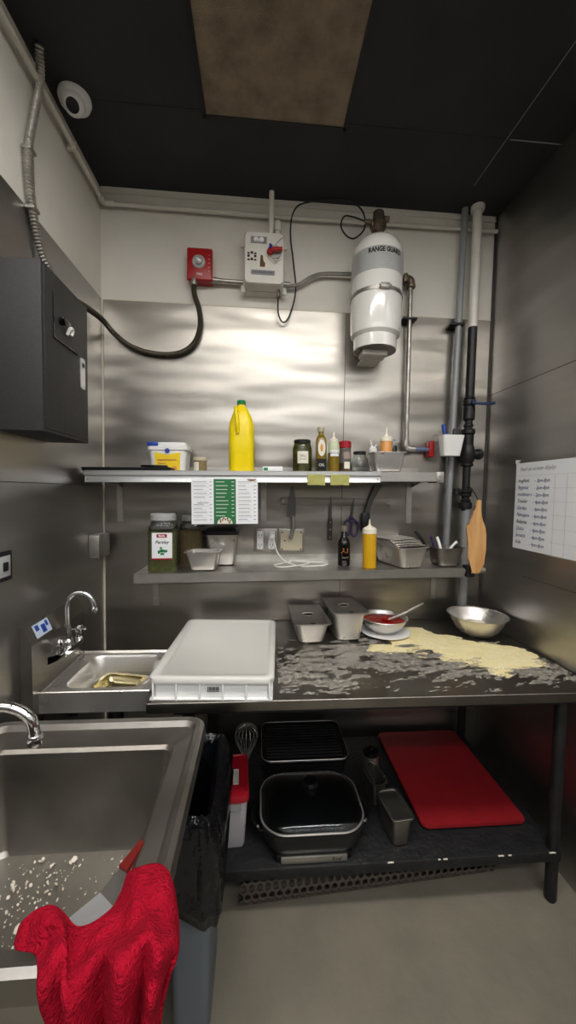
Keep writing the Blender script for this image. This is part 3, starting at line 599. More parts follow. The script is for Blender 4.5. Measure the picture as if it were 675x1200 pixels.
# ------------------------------------------------------------------ lower shelf
t=thing('wall_shelf','lower stainless wall shelf above the prep counter','shelf',(.256,0,1.233),(0,LA,0))
bm=bm_(); box(bm,0,1.642,-.3,-.001,-.003,0); box(bm,0,1.642,-.302,-.298,-.048,0); box(bm,0,1.642,-.302,-.285,-.048,-.045); box(bm,0,1.642,-.004,-.001,0,.035); box(bm,-.002,.001,-.3,-.001,-.04,0)
obj('board',bm,'ss_lip',t,False)
for x in (.02,1.66-.02): 
    bracket(t,x if x<1 else 1.62,-.0,.24)
bm=bm_(); cyl(bm,(1.60,-.27,-.022),(1.765,-.27,-.018),.017); obj('rail_tube',bm,'ss_lip',t)
bm=bm_(); box(bm,1.655,1.70,-.30,-.25,-.048,.012,.006); obj('clamp',bm,'black',t)
def herb_jar(x,y,rz,w,h,fill,label,lab):
    t=thing('herb_jar',label,'jar',puL(x,y),(0,0,rz),'big plastic herb jars on the lower shelf')
    d=w*.85
    bm=bm_(); loft(bm,[rr(w*.9,d*.9,.015,0),rr(w,d,.02,.008),rr(w*.97,d*.97,.02,h*.70)]); obj('filling',bm,fill,t)
    bm=bm_(); loft(bm,[rr(w+.003,d+.003,.02,.006),rr(w,d,.02,h*.72),rr(w*.99,d*.99,.025,h*.78),rr(w*.88,d*.88,.04,h*.86),rr(w*.8,d*.8,.05,h*.88)],False,True); obj('clear_wall',bm,'glass',t)
    bm=bm_(); lathe(bm,[(w*.44,h*.88),(w*.46,h*.89),(w*.46,h*.975),(w*.42,h)],seg=36); obj('lid',bm,'grey_label',t)
    if lab:
        bm=B(-w*.34,w*.36,-d/2-.004,-d/2-.0015,h*.22,h*.68); l=obj('label',bm,'wpaper',t,False)
        obj('label_red',B(-w*.34,w*.36,-d/2-.005,-d/2-.0038,h*.22,h*.245),'redlid',l,False)
        obj('brand_patch',B(-w*.18,w*.18,-d/2-.005,-d/2-.0038,h*.60,h*.66,.0003),'redlid',l,False)
        text('Badia',.014,'wpaper',l,(0,-d/2-.0054,h*.63),bold=.0003)
        text('Parsley',.022,'dark_ink',l,(0,-d/2-.0042,h*.52),shear=.3,bold=.0004)
        bm=bm_(); random.seed(5)
        for k in range(16):
            a=random.uniform(0,2*PI); r=random.uniform(0,.02); cyl(bm,(r*math.cos(a)*1.2,-d/2-.0038,h*.37+r*math.sin(a)*.8),(r*math.cos(a)*1.2,-d/2-.0046,h*.37+r*math.sin(a)*.8),.006,seg=7)
        obj('leaf_picture',bm,'gcap',l)
herb_jar(.372,-.21,math.radians(6),.135,.285,'herb','large clear jar of dried parsley with white label','yes')
herb_jar(.492,-.077,math.radians(-2),.125,.27,'herb2','large clear jar of brown herbs, unlabelled, right of parsley',None)
t=thing('metal_pan','small open steel pan in front of brown herb jar','pan',puL(.575,-.224),(0,LA,math.radians(-2)))
bm=bm_(); tray(bm,.178,.133,.098,.02,.01,taper=.018); obj('body',bm,'ss',t)
t=thing('metal_pan','tall steel pan covered with black lid under the menu','pan',puL(.655,-.083),(0,LA,0))
bm=bm_(); tray(bm,.178,.145,.165,.02,.01,taper=.012); obj('body',bm,'ss',t)
bm=bm_(); loft(bm,[rr(.178,.145,.02,.166),rr(.18,.147,.02,.172),rr(.17,.15,.02,.185),rr(.15,.13,.02,.20),rr(.12,.1,.02,.204)]); obj('lid',bm,'black',t)
t=thing('sauce_bottle','short dark glass sauce bottle left of yellow squeeze bottle','bottle',puL(1.303,-.165),(0,LA,0))
bm=bm_(); lathe(bm,[(.030,0),(.033,.005),(.033,.115),(.028,.135),(.015,.155),(.013,.195)],seg=28); obj('body',bm,'blackglass',t)
bm=bm_(); lathe(bm,[(.0155,.18),(.016,.182),(.016,.208),(.013,.211)],seg=20); obj('cap',bm,mat('bottle_cap_grey',(120,112,104),.4),t)
bm=bm_(); band(bm,.0334,math.radians(235),math.radians(305),.03,.11,12); lb=obj('label',bm,'blackglass',t)
curved_text('A1',.036,'orange',lb,.0338,.08,0,.0008); curved_text('SAUCE',.011,'jarlabel',lb,.0338,.045,0)
t=thing('squeeze_bottle','tall squeeze bottle of yellow oil on the lower shelf','bottle',puL(1.418,-.245),(0,LA,0))
bm=bm_(); lathe(bm,[(.031,0),(.035,.004),(.035,.175),(.034,.18)],seg=32); obj('body',bm,'yoil',t)
bm=bm_(); lathe(bm,[(.036,.178),(.036,.200),(.028,.208),(.014,.214),(.006,.222),(.003,.25)],seg=28); obj('nozzle',bm,'tip',t)
t=thing('metal_pan','long steel pan stacked with pan lids on lower shelf right','pan',puL(1.605,-.165),(0,LA,math.radians(13)))
bm=bm_(); tray(bm,.185,.31,.11,.03,.01,taper=.02); obj('body',bm,'ss',t)
z0=zL(1.605)+.1115
for k,(dy,dx,a) in enumerate(((-.035,.0,0),(.0,-.004,3),(.03,.003,-3),(.07,-.012,5))):
    o=thing('steel_cover','flat steel lid, %s in the stack on the long pan'%('bottom','second','third','topmost')[k],'lid',(1.605+dx,-.165+dy+.03,z0+k*.0075),(0,LA,math.radians(13+a)),'steel lids stacked on the long pan')
    bm=bm_(); loft(bm,[rr(.17,.22,.015,0),rr(.172,.222,.016,.0015),rr(.172,.222,.016,.005),rr(.15,.2,.012,.006),rr(.145,.195,.012,.0025)]); obj('plate',bm,'ss',o)
t=thing('metal_pan','small steel pan full of utensils next to wooden paddle','pan',puL(1.84,-.205),(0,LA,0))
bm=bm_(); tray(bm,.155,.17,.10,.03,.008,taper=.012); obj('body',bm,'ss_old',t)
ut=[((1.80,-.17,1.285),(1.70,-.14,1.44),.009,'black','black utensil handle leaning left over the long pan'),((1.83,-.22,1.285),(1.82,-.15,1.405),.008,'wplastic','white utensil handle standing in the utensil pan'),
    ((1.80,-.23,1.285),(1.88,-.25,1.395),.007,'wplastic','short white handle in front of the utensil pan'),((1.85,-.18,1.285),(1.925,-.19,1.40),.007,'black','black curved utensil at the right of the utensil pan'),((1.82,-.16,1.285),(1.75,-.22,1.42),.007,'purple','dark blue utensil handle lying across the utensil pan')]
for a,b,r,m,lab in ut:
    t=thing('utensil',lab,'utensil',a,group='utensils in the small pan'); d=Vector(b)-Vector(a)
    bm=bm_(); tube(bm,[(0,0,0),d*.4],r*.5,smooth=False,seg=8); obj('shank',bm,'ss_dark',t)
    bm=bm_(); tube(bm,[d*.35,d*.7+Vector((0,0,.006)),d],r,k=4,seg=10); obj('handle',bm,m,t)
# ------------------------------------------------------------------ right wall chart
t=thing('paper_chart','white handwritten schedule sheet taped to right steel wall','chart',(XR-.001,-.268,1.588))
bm=bm_(); box(bm,-.001,0,-.62,0,-.217,.217); obj('sheet',bm,'paper',t,False)
RW=(PI/2,0,-PI/2)
bm=bm_(); prism(bm,[(.004,.215),(-.035,.212),(-.012,.224),(-.038,.232),(.006,.236)],-.001,'YZ',-.0012); obj('tape',bm,'wplastic',t,False)
bm=bm_()
for j in range(7): box(bm,-.0015,-.001,-.62,-(.02 if j==0 else .25),.152-j*.062-.0005,.152-j*.062+.0005)
for y in (.262,.33,.42,.5,.58): box(bm,-.0015,-.001,-y-.0006,-y+.0006,-.217,.152)
obj('grid_lines',bm,'grey_label',t,False)
def hand(s,size,ink,y,z,n='handwriting'): return text(s,size,ink,t,(-.0016,-y,z),RW,n,.0002,'LEFT',.35,0,.9)
hand('Feed on screen display',.028,'grey_ink',.03,.185)
rows=['mughast.','Ryganaa','mudanae-s','Traailer','Gardan','Palmajara','Relaytta','Quica','Jamatta','Sola']
for i,r in enumerate(rows):
    z=.128-i*.0345; hand(r,.026,'blue_ink' if i%3 else 'dark_ink',.018,z); hand('- 2pm-8pm' if i<3 else '- 4pm-8pm',.024,'blue_ink',.135-.002*i,z-.002)
# ------------------------------------------------------------------ prep table
t=thing('prep_table','stainless steel prep counter on black painted legs','table',(0,0,0))
bm=bm_(); box(bm,.465,2.170,-.838,-.008,.862,.900,.004,3); obj('worktop',bm,'counter',t)
bm=bm_(); box(bm,.55,2.10,-.80,-.03,.835,.861); obj('underframe',bm,'black',t,False)
for x,y in ((2.05,-.772),(.60,-.772),(2.05,-.07),(.60,-.07)):
    bm=bm_(); lathe(bm,[(.018,0),(.022,.01),(.022,.835)],c=(x,y,0),seg=20); lg=obj('leg',bm,'tableblk',t)
bm=bm_(); box(bm,.56,2.072,-.792,-.04,.178,.22,.006,2); 
us=obj('undershelf',bm,'tableblk',t)
random.seed(11); bm=bm_()
x=1.2
while x<2.06:
    w=random.uniform(.005,.03)
    if random.random()<.45: box(bm,x,min(x+w,2.07),-.7935,-.7895,.217,.2215,.0008)
    x+=w+random.uniform(.01,.05)
obj('chipped_paint',bm,'dirt',us)
# flour
def flour(name,m,dens,thr_lab,cells=(240,130),x0=.92,x1=2.16,y0=-.80,y1=-.10,h=.0016,cat='flour'):
    nx,ny=cells; bm=bm_(); V={}; lay=bm.verts.layers.float.new('density')
    for i in range(nx+1):
        for j in range(ny+1):
            x=x0+(x1-x0)*i/nx; y=y0+(y1-y0)*j/ny; V[i,j]=(x,y,dens(x,y))
    vv={}
    def gv(k):
        if k not in vv:
            x,y,q=V[k]; v=vv[k]=bm.verts.new((x,y,.9004+h*min(max(q,0),2))); v[lay]=q
        return vv[k]
    for i in range(nx):
        for j in range(ny):
            ks=[(i,j),(i+1,j),(i+1,j+1),(i,j+1)]
            if max(V[k][2] for k in ks)>-.25: bm.faces.new([gv(k) for k in ks])
    o=obj(name,bm,m,None); tag(o,thr_lab,cat,kind='stuff'); return o
def soften(m,lo,hi,ns,amt):
    nt=M[m].node_tree;N=nt.nodes;L=nt.links;b=N['Principled BSDF']
    a=N.new('ShaderNodeAttribute'); a.attribute_name='density'
    tc=N.new('ShaderNodeTexCoord'); n=N.new('ShaderNodeTexNoise'); n.inputs['Scale'].default_value=ns; n.inputs['Detail'].default_value=6; n.inputs['Roughness'].default_value=.75; L.new(tc.outputs['Object'],n.inputs['Vector'])
    k=N.new('ShaderNodeMath'); k.operation='MULTIPLY_ADD'; k.inputs[1].default_value=amt; k.inputs[2].default_value=-amt*.5; L.new(n.outputs[0],k.inputs[0])
    ad=N.new('ShaderNodeMath'); L.new(a.outputs['Fac'],ad.inputs[0]); L.new(k.outputs[0],ad.inputs[1])
    r=N.new('ShaderNodeMapRange'); r.inputs[1].default_value=lo; r.inputs[2].default_value=hi; L.new(ad.outputs[0],r.inputs[0]); L.new(r.outputs[0],b.inputs['Alpha'])
soften('cornmeal',-.12,.0,80,.12); soften('flour_dust',-.08,.20,50,.5)
def nz(x,y,s,o=0): return noise.fractal(Vector((x*s,y*s,o)),1.0,2.0,5)
def seg_d(x,y,a,b):
    ax,ay=a;bx,by=b; t=max(0,min(1,((x-ax)*(bx-ax)+(y-ay)*(by-ay))/((bx-ax)**2+(by-ay)**2))); return math.hypot(x-ax-t*(bx-ax),y-ay-t*(by-ay))
def corn(x,y):
    q=max(1-seg_d(x,y,(1.66,-.25),(1.78,-.47))/.13, 1-seg_d(x,y,(1.80,-.36),(2.02,-.52))/.13, 1-seg_d(x,y,(1.55,-.33),(1.68,-.30))/.05, 1-seg_d(x,y,(1.42,-.40),(1.62,-.48))/.05, 1-seg_d(x,y,(1.88,-.58),(2.0,-.56))/.10)
    q-=1.1*max(0,1-math.hypot((x-1.60)/.12,(y+.47)/.06))
    return q-.35+.55*nz(x*1.2,y*3,7)
flour('cornmeal_patch','cornmeal',corn,'pale yellow cornmeal spread before the big steel bowl',(300,170),1.35,2.15,-.75,-.12,.003,'cornmeal')
def dust(x,y):
    w=nz(x,y,2.2,3)*.12
    r1=abs(math.hypot((x-1.13-w)/1.0,(y+.50+w)/.6)-.14)
    base=max(.55-seg_d(x,y,(1.02,-.62),(1.35,-.45))/.26, .6-seg_d(x,y,(1.3,-.42),(1.7,-.62))/.20, .62-seg_d(x,y,(1.7,-.62),(2.12,-.68))/.11,.55-seg_d(x,y,(2.0,-.42),(2.14,-.68))/.08, .35-r1/.05,.45-seg_d(x,y,(.94,-.7),(1.2,-.72))/.1)
    st=nz(x*1.0+y*.8+w,y*3.4-x*.9,8,1)*1.0+nz(x*.6+y*.5,y*2.2-x*1.2,38,5)*.6
    return base-.43+st
flour('flour_dusting','flour_dust',dust,'white flour smeared in swirls over the steel counter',(420,240),.93,2.165,-.815,-.18,.0004)
# ------------------------------------------------------------------ dough box
t=thing('dough_box','white lidded dough proofing box at left of counter','dough box',(.703,-.53,.9008),(0,0,math.radians(-3)))
w,d=.432,.60
bm=bm_(); loft(bm,[rr(w-.02,d-.02,.02,.004),rr(w-.02,d-.02,.02,.068),rr(w-.03,d-.03,.02,.068),rr(w-.03,d-.03,.02,.008)]); 
box(bm,-w/2,w/2,-d/2,d/2,0,.006,.002)
for i in range(6):
    x=-w/2+.012+(w-.024)*i/5; box(bm,x-.0025,x+.0025,-d/2-.003,-d/2+.013,.0,.066,.001); box(bm,x-.0025,x+.0025,d/2-.013,d/2+.003,0,.066,.001)
for i in range(1,7):
    y=-d/2+d*i/7
    for s in (-1,1): box(bm,s*(w/2-.011)-.011,s*(w/2-.011)+.011,y-.0025,y+.0025,0,.066)
for v in bm.verts: pass
obj('body',bm,'dough',t)
bm=bm_(); loft(bm,[rr(w+.008,d+.008,.03,.062),rr(w+.010,d+.010,.03,.066),rr(w+.010,d+.010,.03,.080),rr(w-.0,d,.03,.085),rr(w-.035,d-.035,.028,.085),rr(w-.045,d-.045,.028,.079)]); obj('lid',bm,'doughlid',t,angle=50)
bm=bm_(); 
for k in range(7): box(bm,-.012+.006*k,-.009+.006*k+(.001 if k%2 else 0),-d/2-.0045,-d/2-.003,.038,.052)
box(bm,-.014,.03,-d/2-.0035,-d/2-.003,.034,.036); obj('barcode_mark',bm,'dark_ink',t,False)
# counter pans
def lidded(name,label,x,y,rz,w,d,h,sc=1):
    t=thing('metal_pan',label,'pan',(x,y,.9005),(0,0,rz),'lidded pans on the counter')
    bm=bm_(); tray(bm,w,d,h,.03,.01,taper=.018); obj('body',bm,'ss',t)
    bm=bm_(); loft(bm,[rr(w+.006,d+.006,.022,h+.001),rr(w+.007,d+.007,.022,h+.006),rr(w-.006,d-.006,.02,h+.008),rr(w-.022,d-.022,.02,h+.0035),rr(w-.03,d-.03,.02,h+.0035)]); l=obj('lid',bm,'ss_dark',t)
    bm=bm_(); lathe(bm,[(.034,h+.0035),(.036,h+.006),(.03,h+.006),(.02,h+.002),(.004,h+.0025)],seg=24); tube(bm,[(-.028,0,h+.006),(0,0,h+.009),(.028,0,h+.006)],.004,k=4); obj('lid_recess',bm,'ss_dark',l)
    bm=B(-.012,.012,-d/2-.001,-d/2+.012,h+.0065,h+.0085); obj('spoon_notch',bm,'black',l,False)
lidded('p','low steel pan with recessed lid, left of the counter pair',1.108,-.205,math.radians(2),.182,.33,.10)
lidded('p','tall steel pan with recessed lid, right of the counter pair',1.298,-.195,math.radians(3),.18,.30,.145)
# plate + bowl + spoon
bm=bm_(); lathe(bm,[(.075,0),(.085,.003),(.128,.012),(.130,.015),(.126,.016),(.085,.007),(.01,.006)],seg=48)
tag(obj('dinner_plate',bm,'wplastic',None,loc=(1.52,-.215,.9005)),'white plate under the sauce bowl','plate')
t=thing('sauce_bowl','steel mixing bowl of red tomato sauce on white plate','bowl',(1.517,-.205,.908))
bm=bm_(); lathe(bm,[(.05,0),(.06,.003),(.095,.03),(.113,.06),(.118,.075),(.125,.078),(.124,.080),(.116,.078),(.111,.062),(.092,.034),(.058,.007),(.01,.005)],seg=48); obj('body',bm,'ss',t)
bm=bm_(); lathe(bm,[(.108,.056),(.110,.0585),(.08,.0595),(.001,.060)],seg=40)
for v in bm.verts: v.co.z+=.0015*nz(v.co.x,v.co.y,30)
obj('sauce',bm,'sauce',t)
t=thing('ladle','steel spoon resting in sauce bowl, handle up to right','spoon',(1.517,-.205,.908))
bm=bm_(); tube(bm,[(.02,-.01,.065),(.09,.005,.083),(.16,.02,.11),(.23,.035,.137)],.0065,k=4); obj('handle',bm,'ss',t)
bm=bm_(); lathe(bm,[(.001,-.012),(.018,-.008),(.028,.004),(.027,.004),(.017,-.006),(.002,-.010)],seg=20,mtx=Matrix.Translation((.01,-.012,.064))); obj('scoop',bm,'sauce',t)
# big bowl
t=thing('mixing_bowl','wide steel mixing bowl with flour at counter back corner','bowl',(2.010,-.247,.9045))
bm=bm_(); lathe(bm,[(.06,0),(.075,.003),(.105,.03),(.128,.07),(.138,.098),(.150,.103),(.150,.105),(.137,.102),(.126,.073),(.102,.034),(.072,.008),(.01,.006)],seg=56); obj('body',bm,'ss',t)
bm=bm_(); lathe(bm,[(.088,.018),(.098,.035),(.09,.042),(.06,.05),(.03,.062),(.001,.066)],seg=40)
for v in bm.verts: v.co.z+=.008*nz(v.co.x,v.co.y,14); 
o=obj('flour_heap',bm,'flour',t); o['kind']='stuff'
# ------------------------------------------------------------------ under the counter
S=.2205
t=thing('storage_tub','tall translucent tub with red lid beside the bin bag','tub',(.756,-.60,S),(0,0,math.radians(3)))
bm=bm_(); loft(bm,[rr(.085,.19,.015,0),rr(.092,.2,.018,.01),rr(.108,.225,.02,.19),rr(.110,.228,.02,.215)]); obj('body',bm,'milky',t)
bm=bm_(); loft(bm,[rr(.122,.245,.024,.205),rr(.124,.247,.025,.22),rr(.118,.24,.024,.232),rr(.108,.23,.022,.233),rr(.102,.224,.02,.228)]); l=obj('lid',bm,'redlid',t)
bm=B(-.002,.02,-.055,.03,.2285,.2295); s=obj('lid_label',bm,'jarlabel',l,False)
bm=bm_()
for k in range(3): box(bm,.002+.006*k,.004+.006*k,-.05,.02,.2295,.2300)
obj('label_print',bm,'grey_ink',s,False)
bm=B(-.03,.03,-.1165,-.113,.165,.195,.001); obj('front_panel',bm,'clearpl',t)
t=thing('whisk','steel balloon whisk lying behind the red lidded tub','whisk',(.80,-.34,S))
for k in range(8):
    a=PI*k/8; bm=bm_(); pts=[]
    for i in range(13):
        u=PI*i/12; r=.052*math.sin(u)**.8 if 0<u<PI else 0
    pts=[(0+.0,0,.05)]; R_=.055
    pts=[(R_*c*math.cos(a),R_*c*math.sin(a),z) for c,z in ((.12,.10),(.5,.15),(.95,.205),(1,.235),(.75,.265),(0,.28),(-.75,.265),(-1,.235),(-.95,.205),(-.5,.15),(-.12,.10))]
    tube(bm,pts,.0016,seg=6,k=4); obj('wire',bm,'ss',t)
bm=bm_(); lathe(bm,[(.009,0),(.012,.004),(.011,.11),(.008,.115)],seg=16); obj('handle',bm,'ss_dark',t)
t=thing('griddle','black ribbed grill plate at the back of the undershelf','griddle',(1.09,-.245,S),(math.radians(0),0,0))
bm=bm_(); loft(bm,[rr(.36,.25,.03,0),rr(.40,.28,.04,.06),rr(.42,.30,.04,.115)]); obj('base',bm,'black',t)
bm=bm_(); loft(bm,[rr(.43,.31,.045,.115),rr(.435,.315,.045,.125),rr(.43,.31,.045,.13),rr(.41,.29,.04,.13),rr(.40,.28,.04,.124)])
obj('plate',bm,'blackgloss',t)
bm=bm_(); 
for k in range(12): box(bm,-.185,.185,-.125+k*.022,-.117+k*.022,.124,.130,.002)
obj('rib',bm,'black',t)
bm=bm_(); p=[(x,y,.131) for x,y,_ in rr(.428,.308,.045,0)]; tube(bm,p+[p[0]],.0022,seg=6,smooth=False); obj('rim_wire',bm,'ss_dark',t)
# electric skillet
t=thing('electric_skillet','black electric skillet with glass lid and knob','skillet',(1.075,-.645,S))
bm=bm_(); loft(bm,[rr(.30,.22,.05,.012),rr(.34,.25,.06,.03),rr(.385,.285,.07,.07),rr(.40,.30,.075,.125),rr(.405,.305,.075,.128)]); obj('pan',bm,'black',t)
bm=bm_(); box(bm,-.15,.15,-.125,.12,0,.035,.01); obj('base',bm,'blackgloss',t)
bm=bm_(); box(bm,-.128,.128,-.137,-.12,.004,.032,.003); fp=obj('front_plate',bm,'ss_lip',t)
text('Rival',.02,'dark_ink',fp,(.085,-.1375,.018),shear=.3)
for s in (-1,1):
    bm=bm_(); tube(bm,[(s*.19,-.05,.07),(s*.222,-.045,.085),(s*.230,0,.088),(s*.222,.045,.085),(s*.19,.05,.07)],.012,k=5); obj('side_handle',bm,'blackgloss',t)
def dome(z,s=1,n=8):
    return [rr(.405*math.cos(PI/2*i/n*.92)*s+.004,.305*math.cos(PI/2*i/n*.92)*s+.004,.1*math.cos(PI/2*i/n*.92)+.002,z+.045*math.sin(PI/2*i/n*.92),8) for i in range(n+1)]
bm=bm_(); R1=dome(.137); R2=dome(.134,.985)
loft(bm,R1,False,True)
gl=obj('glass_lid',bm,'lidglass',t,angle=70)
gl.data.polygons.foreach_set('use_smooth',[True]*len(gl.data.polygons))
sm=gl.modifiers.new('s','SOLIDIFY'); sm.thickness=.003
bm=bm_(); p=[(x,y,.137) for x,y,_ in rr(.409,.309,.1,0,10)]; tube(bm,p+[p[0]],.0042,seg=8,smooth=False); obj('steel_rim',bm,'ss',gl)
bm=bm_(); lathe(bm,[(.026,.176),(.024,.190),(.031,.198),(.034,.216),(.028,.228),(.001,.230)],seg=24); obj('lid_knob',bm,'blackgloss',gl)
# steel small pans right of skillet
t=thing('metal_pan','narrow steel pan beside the red board, front of the pair','pan',(1.428,-.665,S),(0,0,math.radians(7)))
bm=bm_(); tray(bm,.098,.165,.12,.018,.008,taper=.008); obj('body',bm,'ss_old',t)
bm=bm_(); loft(bm,[rr(.10,.168,.02,.121),rr(.101,.169,.02,.126),rr(.094,.162,.02,.128),rr(.08,.148,.018,.127),rr(.07,.138,.018,.112)]); obj('insert_lid',bm,'ss_old',t)
t=thing('metal_pan','small tilted steel pan behind the narrow pan','pan',(1.40,-.49,S),(0,0,math.radians(10)))
bm=bm_(); tray(bm,.085,.12,.115,.018,.008,taper=.006); obj('body',bm,'ss_old',t)
bm=bm_(); tube(bm,[(-.03,-.05,.125),(-.034,.02,.14),(-.01,.05,.145),(.02,.04,.13),(.03,-.03,.125)],.006,k=5); obj('tongs_loop',bm,'ss_old',t)
t=thing('canister','small dark round canister between the skillet and steel pans','canister',(1.415,-.37,S))
bm=bm_(); lathe(bm,[(.035,0),(.038,.01),(.038,.12),(.034,.13)],seg=24); obj('body',bm,'ss_dark',t)
bm=bm_(); lathe(bm,[(.036,.13),(.038,.134),(.036,.15),(.012,.154),(.01,.17),(.001,.172)],seg=24); obj('lid',bm,'blackgloss',t)
# red cutting board
bm=bm_(); poly=[(x,y) for x,y,_ in rr(.462,.62,.025,0)]; prism(bm,poly,.014,'XY',0); bmesh.ops.bevel(bm,geom=[e for e in bm.edges if abs(e.verts[0].co.z-e.verts[1].co.z)<1e-6],offset=.003,segments=2,affect='EDGES')
for v in bm.verts: v.co.y=v.co.y; 
tag(obj('cutting_board',bm,'redboard',None,loc=(1.783,-.362,S+.012),rot=(math.radians(0),0,0)),'large red plastic cutting board lying on the undershelf','cutting board')
bm=B(-.2,.2,-.25,.25,0,.0115,.003); tag(obj('baking_sheet',bm,'black',None,loc=(1.80,-.34,S)),'black flat sheet under the red cutting board','tray')
# perforated rubber mat, rolled
bm=bm_(); nx,nyr=34,7; cs=.0315
def bend(u,v):
    # v runs round a flattened roll
    R_=.062; a=v/R_
    return Vector((u,-.735+.0*u+R_*.9*(1-math.sin(a+.25))*1.0-.062*.0, .003+R_*(1-math.cos(a+.25))))
def bendp(u,v):
    a=v/.062-.35; y=.055-.062*math.cos(a)*(1 if a>-.3 else .95+.0*a); z=.064+.062*math.sin(a)
    return Vector((u, -.765+y+u*.065, max(z,.002)))
for i in range(nx):
    for j in range(nyr):
        cu=(i+.5+(.5 if j%2 else 0))*cs; cv=(j+.5)*cs*.87-.07
        hexo=[];inn=[]
        for k in range(6):
            for q in range(2):
                a=PI/6+PI/3*k; a2=PI/6+PI/3*(k+1)
                p0=Vector((math.cos(a),math.sin(a)));p1=Vector((math.cos(a2),math.sin(a2))); p=p0.lerp(p1,q/2)*cs*.578; hexo.append((cu+p.x,cv+p.y))
                an=math.atan2(p.y,p.x); inn.append((cu+cs*.36*math.cos(an),cv+cs*.36*math.sin(an)))
        A=[bm.verts.new(bendp(*p)) for p in hexo];Bv=[bm.verts.new(bendp(*p)) for p in inn]; ring_faces(bm,A,Bv)
bmesh.ops.remove_doubles(bm,verts=bm.verts[:],dist=.0012)
bmesh.ops.recalc_face_normals(bm,faces=bm.faces)
o=obj('rubber_mat',bm,'rubber',None,loc=(.79,.02,0)); tag(o,'dark perforated rubber mat rolled up on floor under the table','mat')
sm=o.modifiers.new('s','SOLIDIFY'); sm.thickness=.008; sm.offset=0
# ------------------------------------------------------------------ hand sink
t=thing('hand_sink','small stainless hand sink on the left wall','sink',(0,0,0))
bm=bm_(); ya,yb,xa,xb=-.71,-.34,.034,.447
cx,cy=(.10+.415)/2,(-.665-.375)/2
loft(bm,[rr(xb-xa,yb-ya,.006,.80,cx=(xa+xb)/2,cy=(ya+yb)/2),rr(xb-xa,yb-ya,.008,.878,cx=(xa+xb)/2,cy=(ya+yb)/2),rr(xb-xa-.006,yb-ya-.006,.008,.881,cx=(xa+xb)/2,cy=(ya+yb)/2),rr(xb-xa-.02,yb-ya-.02,.008,.872,cx=(xa+xb)/2,cy=(ya+yb)/2),
  rr(.315,.29,.05,.872,cx=cx,cy=cy),rr(.305,.28,.05,.862,cx=cx,cy=cy),rr(.285,.26,.05,.782,cx=cx,cy=cy),rr(.24,.21,.05,.770,cx=cx,cy=cy)],False,True)
obj('basin',bm,'ss',t)
bm=bm_(); pr=[(.0005,.76),(.0005,1.135),(.012,1.135),(.04,1.07),(.042,.80),(.03,.76)]
loft(bm,[[(x,-.745,z) for x,z in pr],[(x,-.335,z) for x,z in pr]]); bs=obj('backsplash',bm,'ss_old',t,False)
bm=bm_(); 
def slope(y,u,e=.0006):
    return (.012+.028*u+e,y,1.135-.065*u+e*.5)
loft(bm,[[slope(-.70,.12,0),slope(-.60,.12,0),slope(-.60,.85,0),slope(-.70,.85,0)],[slope(-.70,.12,.001),slope(-.60,.12,.001),slope(-.60,.85,.001),slope(-.70,.85,.001)]]); st=obj('sticker',bm,mat('pale_blue_sticker',(196,210,230),.4),bs,False)
bm=bm_(); 
for a,b,c,d in ((-.69,-.67,.2,.5),(-.655,-.63,.3,.75),(-.625,-.61,.2,.5)): loft(bm,[[slope(a,c,.0012),slope(b,c,.0012),slope(b,d,.0012),slope(a,d,.0012)],[slope(a,c,.002),slope(b,c,.002),slope(b,d,.002),slope(a,d,.002)]])
obj('sticker_print',bm,'blue',st,False)
for y in (-.69,-.40): obj('support_bracket',B(.001,.03,y,y+.03,.60,.759),'black',t,False)
bm=bm_(); cyl(bm,(.25,-.52,.45),(.25,-.52,.765),.02); cyl(bm,(.25,-.52,.66),(.25,-.52,.74),.03); tube(bm,[(.25,-.52,.5),(.25,-.52,.42),(.18,-.52,.39),(.1,-.52,.42),(.0,-.52,.45)],.019,k=5); obj('drain',bm,'black',t)
t=thing('faucet','chrome gooseneck faucet with cross handles over small hand sink','faucet',(0,0,0))
bm=bm_(); loft(bm,[[(.041,-.645,.955),(.041,-.645,.985),(.041,-.40,.985),(.041,-.40,.955)],[(.085,-.60,.965),(.085,-.60,.985),(.085,-.44,.985),(.085,-.44,.965)]]); obj('body',bm,'chrome',t)
bm=bm_(); tube(bm,[(.062,-.525,.98),(.060,-.525,1.06),(.058,-.525,1.14),(.066,-.525,1.18),(.09,-.525,1.202),(.12,-.525,1.205),(.15,-.525,1.188),(.166,-.525,1.155),(.168,-.525,1.135)],.0095,k=8,seg=14); lathe(bm,[(.0115,0),(.0125,.003),(.0125,.02),(.01,.023)],c=(.168,-.525,1.122),seg=16); lathe(bm,[(.018,.98),(.02,.985),(.016,1.005),(.010,1.012)],c=(.062,-.525,0),seg=20); obj('spout',bm,'chrome',t)
for y,s in ((-.60,-1),(-.44,1)):
    bm=bm_(); lathe(bm,[(.017,.98),(.019,.99),(.014,1.01),(.016,1.03),(.010,1.04)],c=(.066,y,0),seg=18); 
    box(bm,.036,.096,y-.005,y+.005,1.018,1.028,.003); box(bm,.061,.071,y-.03,y+.03,1.018,1.028,.003); obj('handle',bm,'chrome',t)
t=thing('shallow_tray','shallow gold tinted steel tray lying in hand sink','tray',(.255,-.495,.7715),(0,0,math.radians(-12)))
bm=bm_(); tray(bm,.2,.15,.035,.02,.012,taper=.008); obj('body',bm,'gold_ss',t)
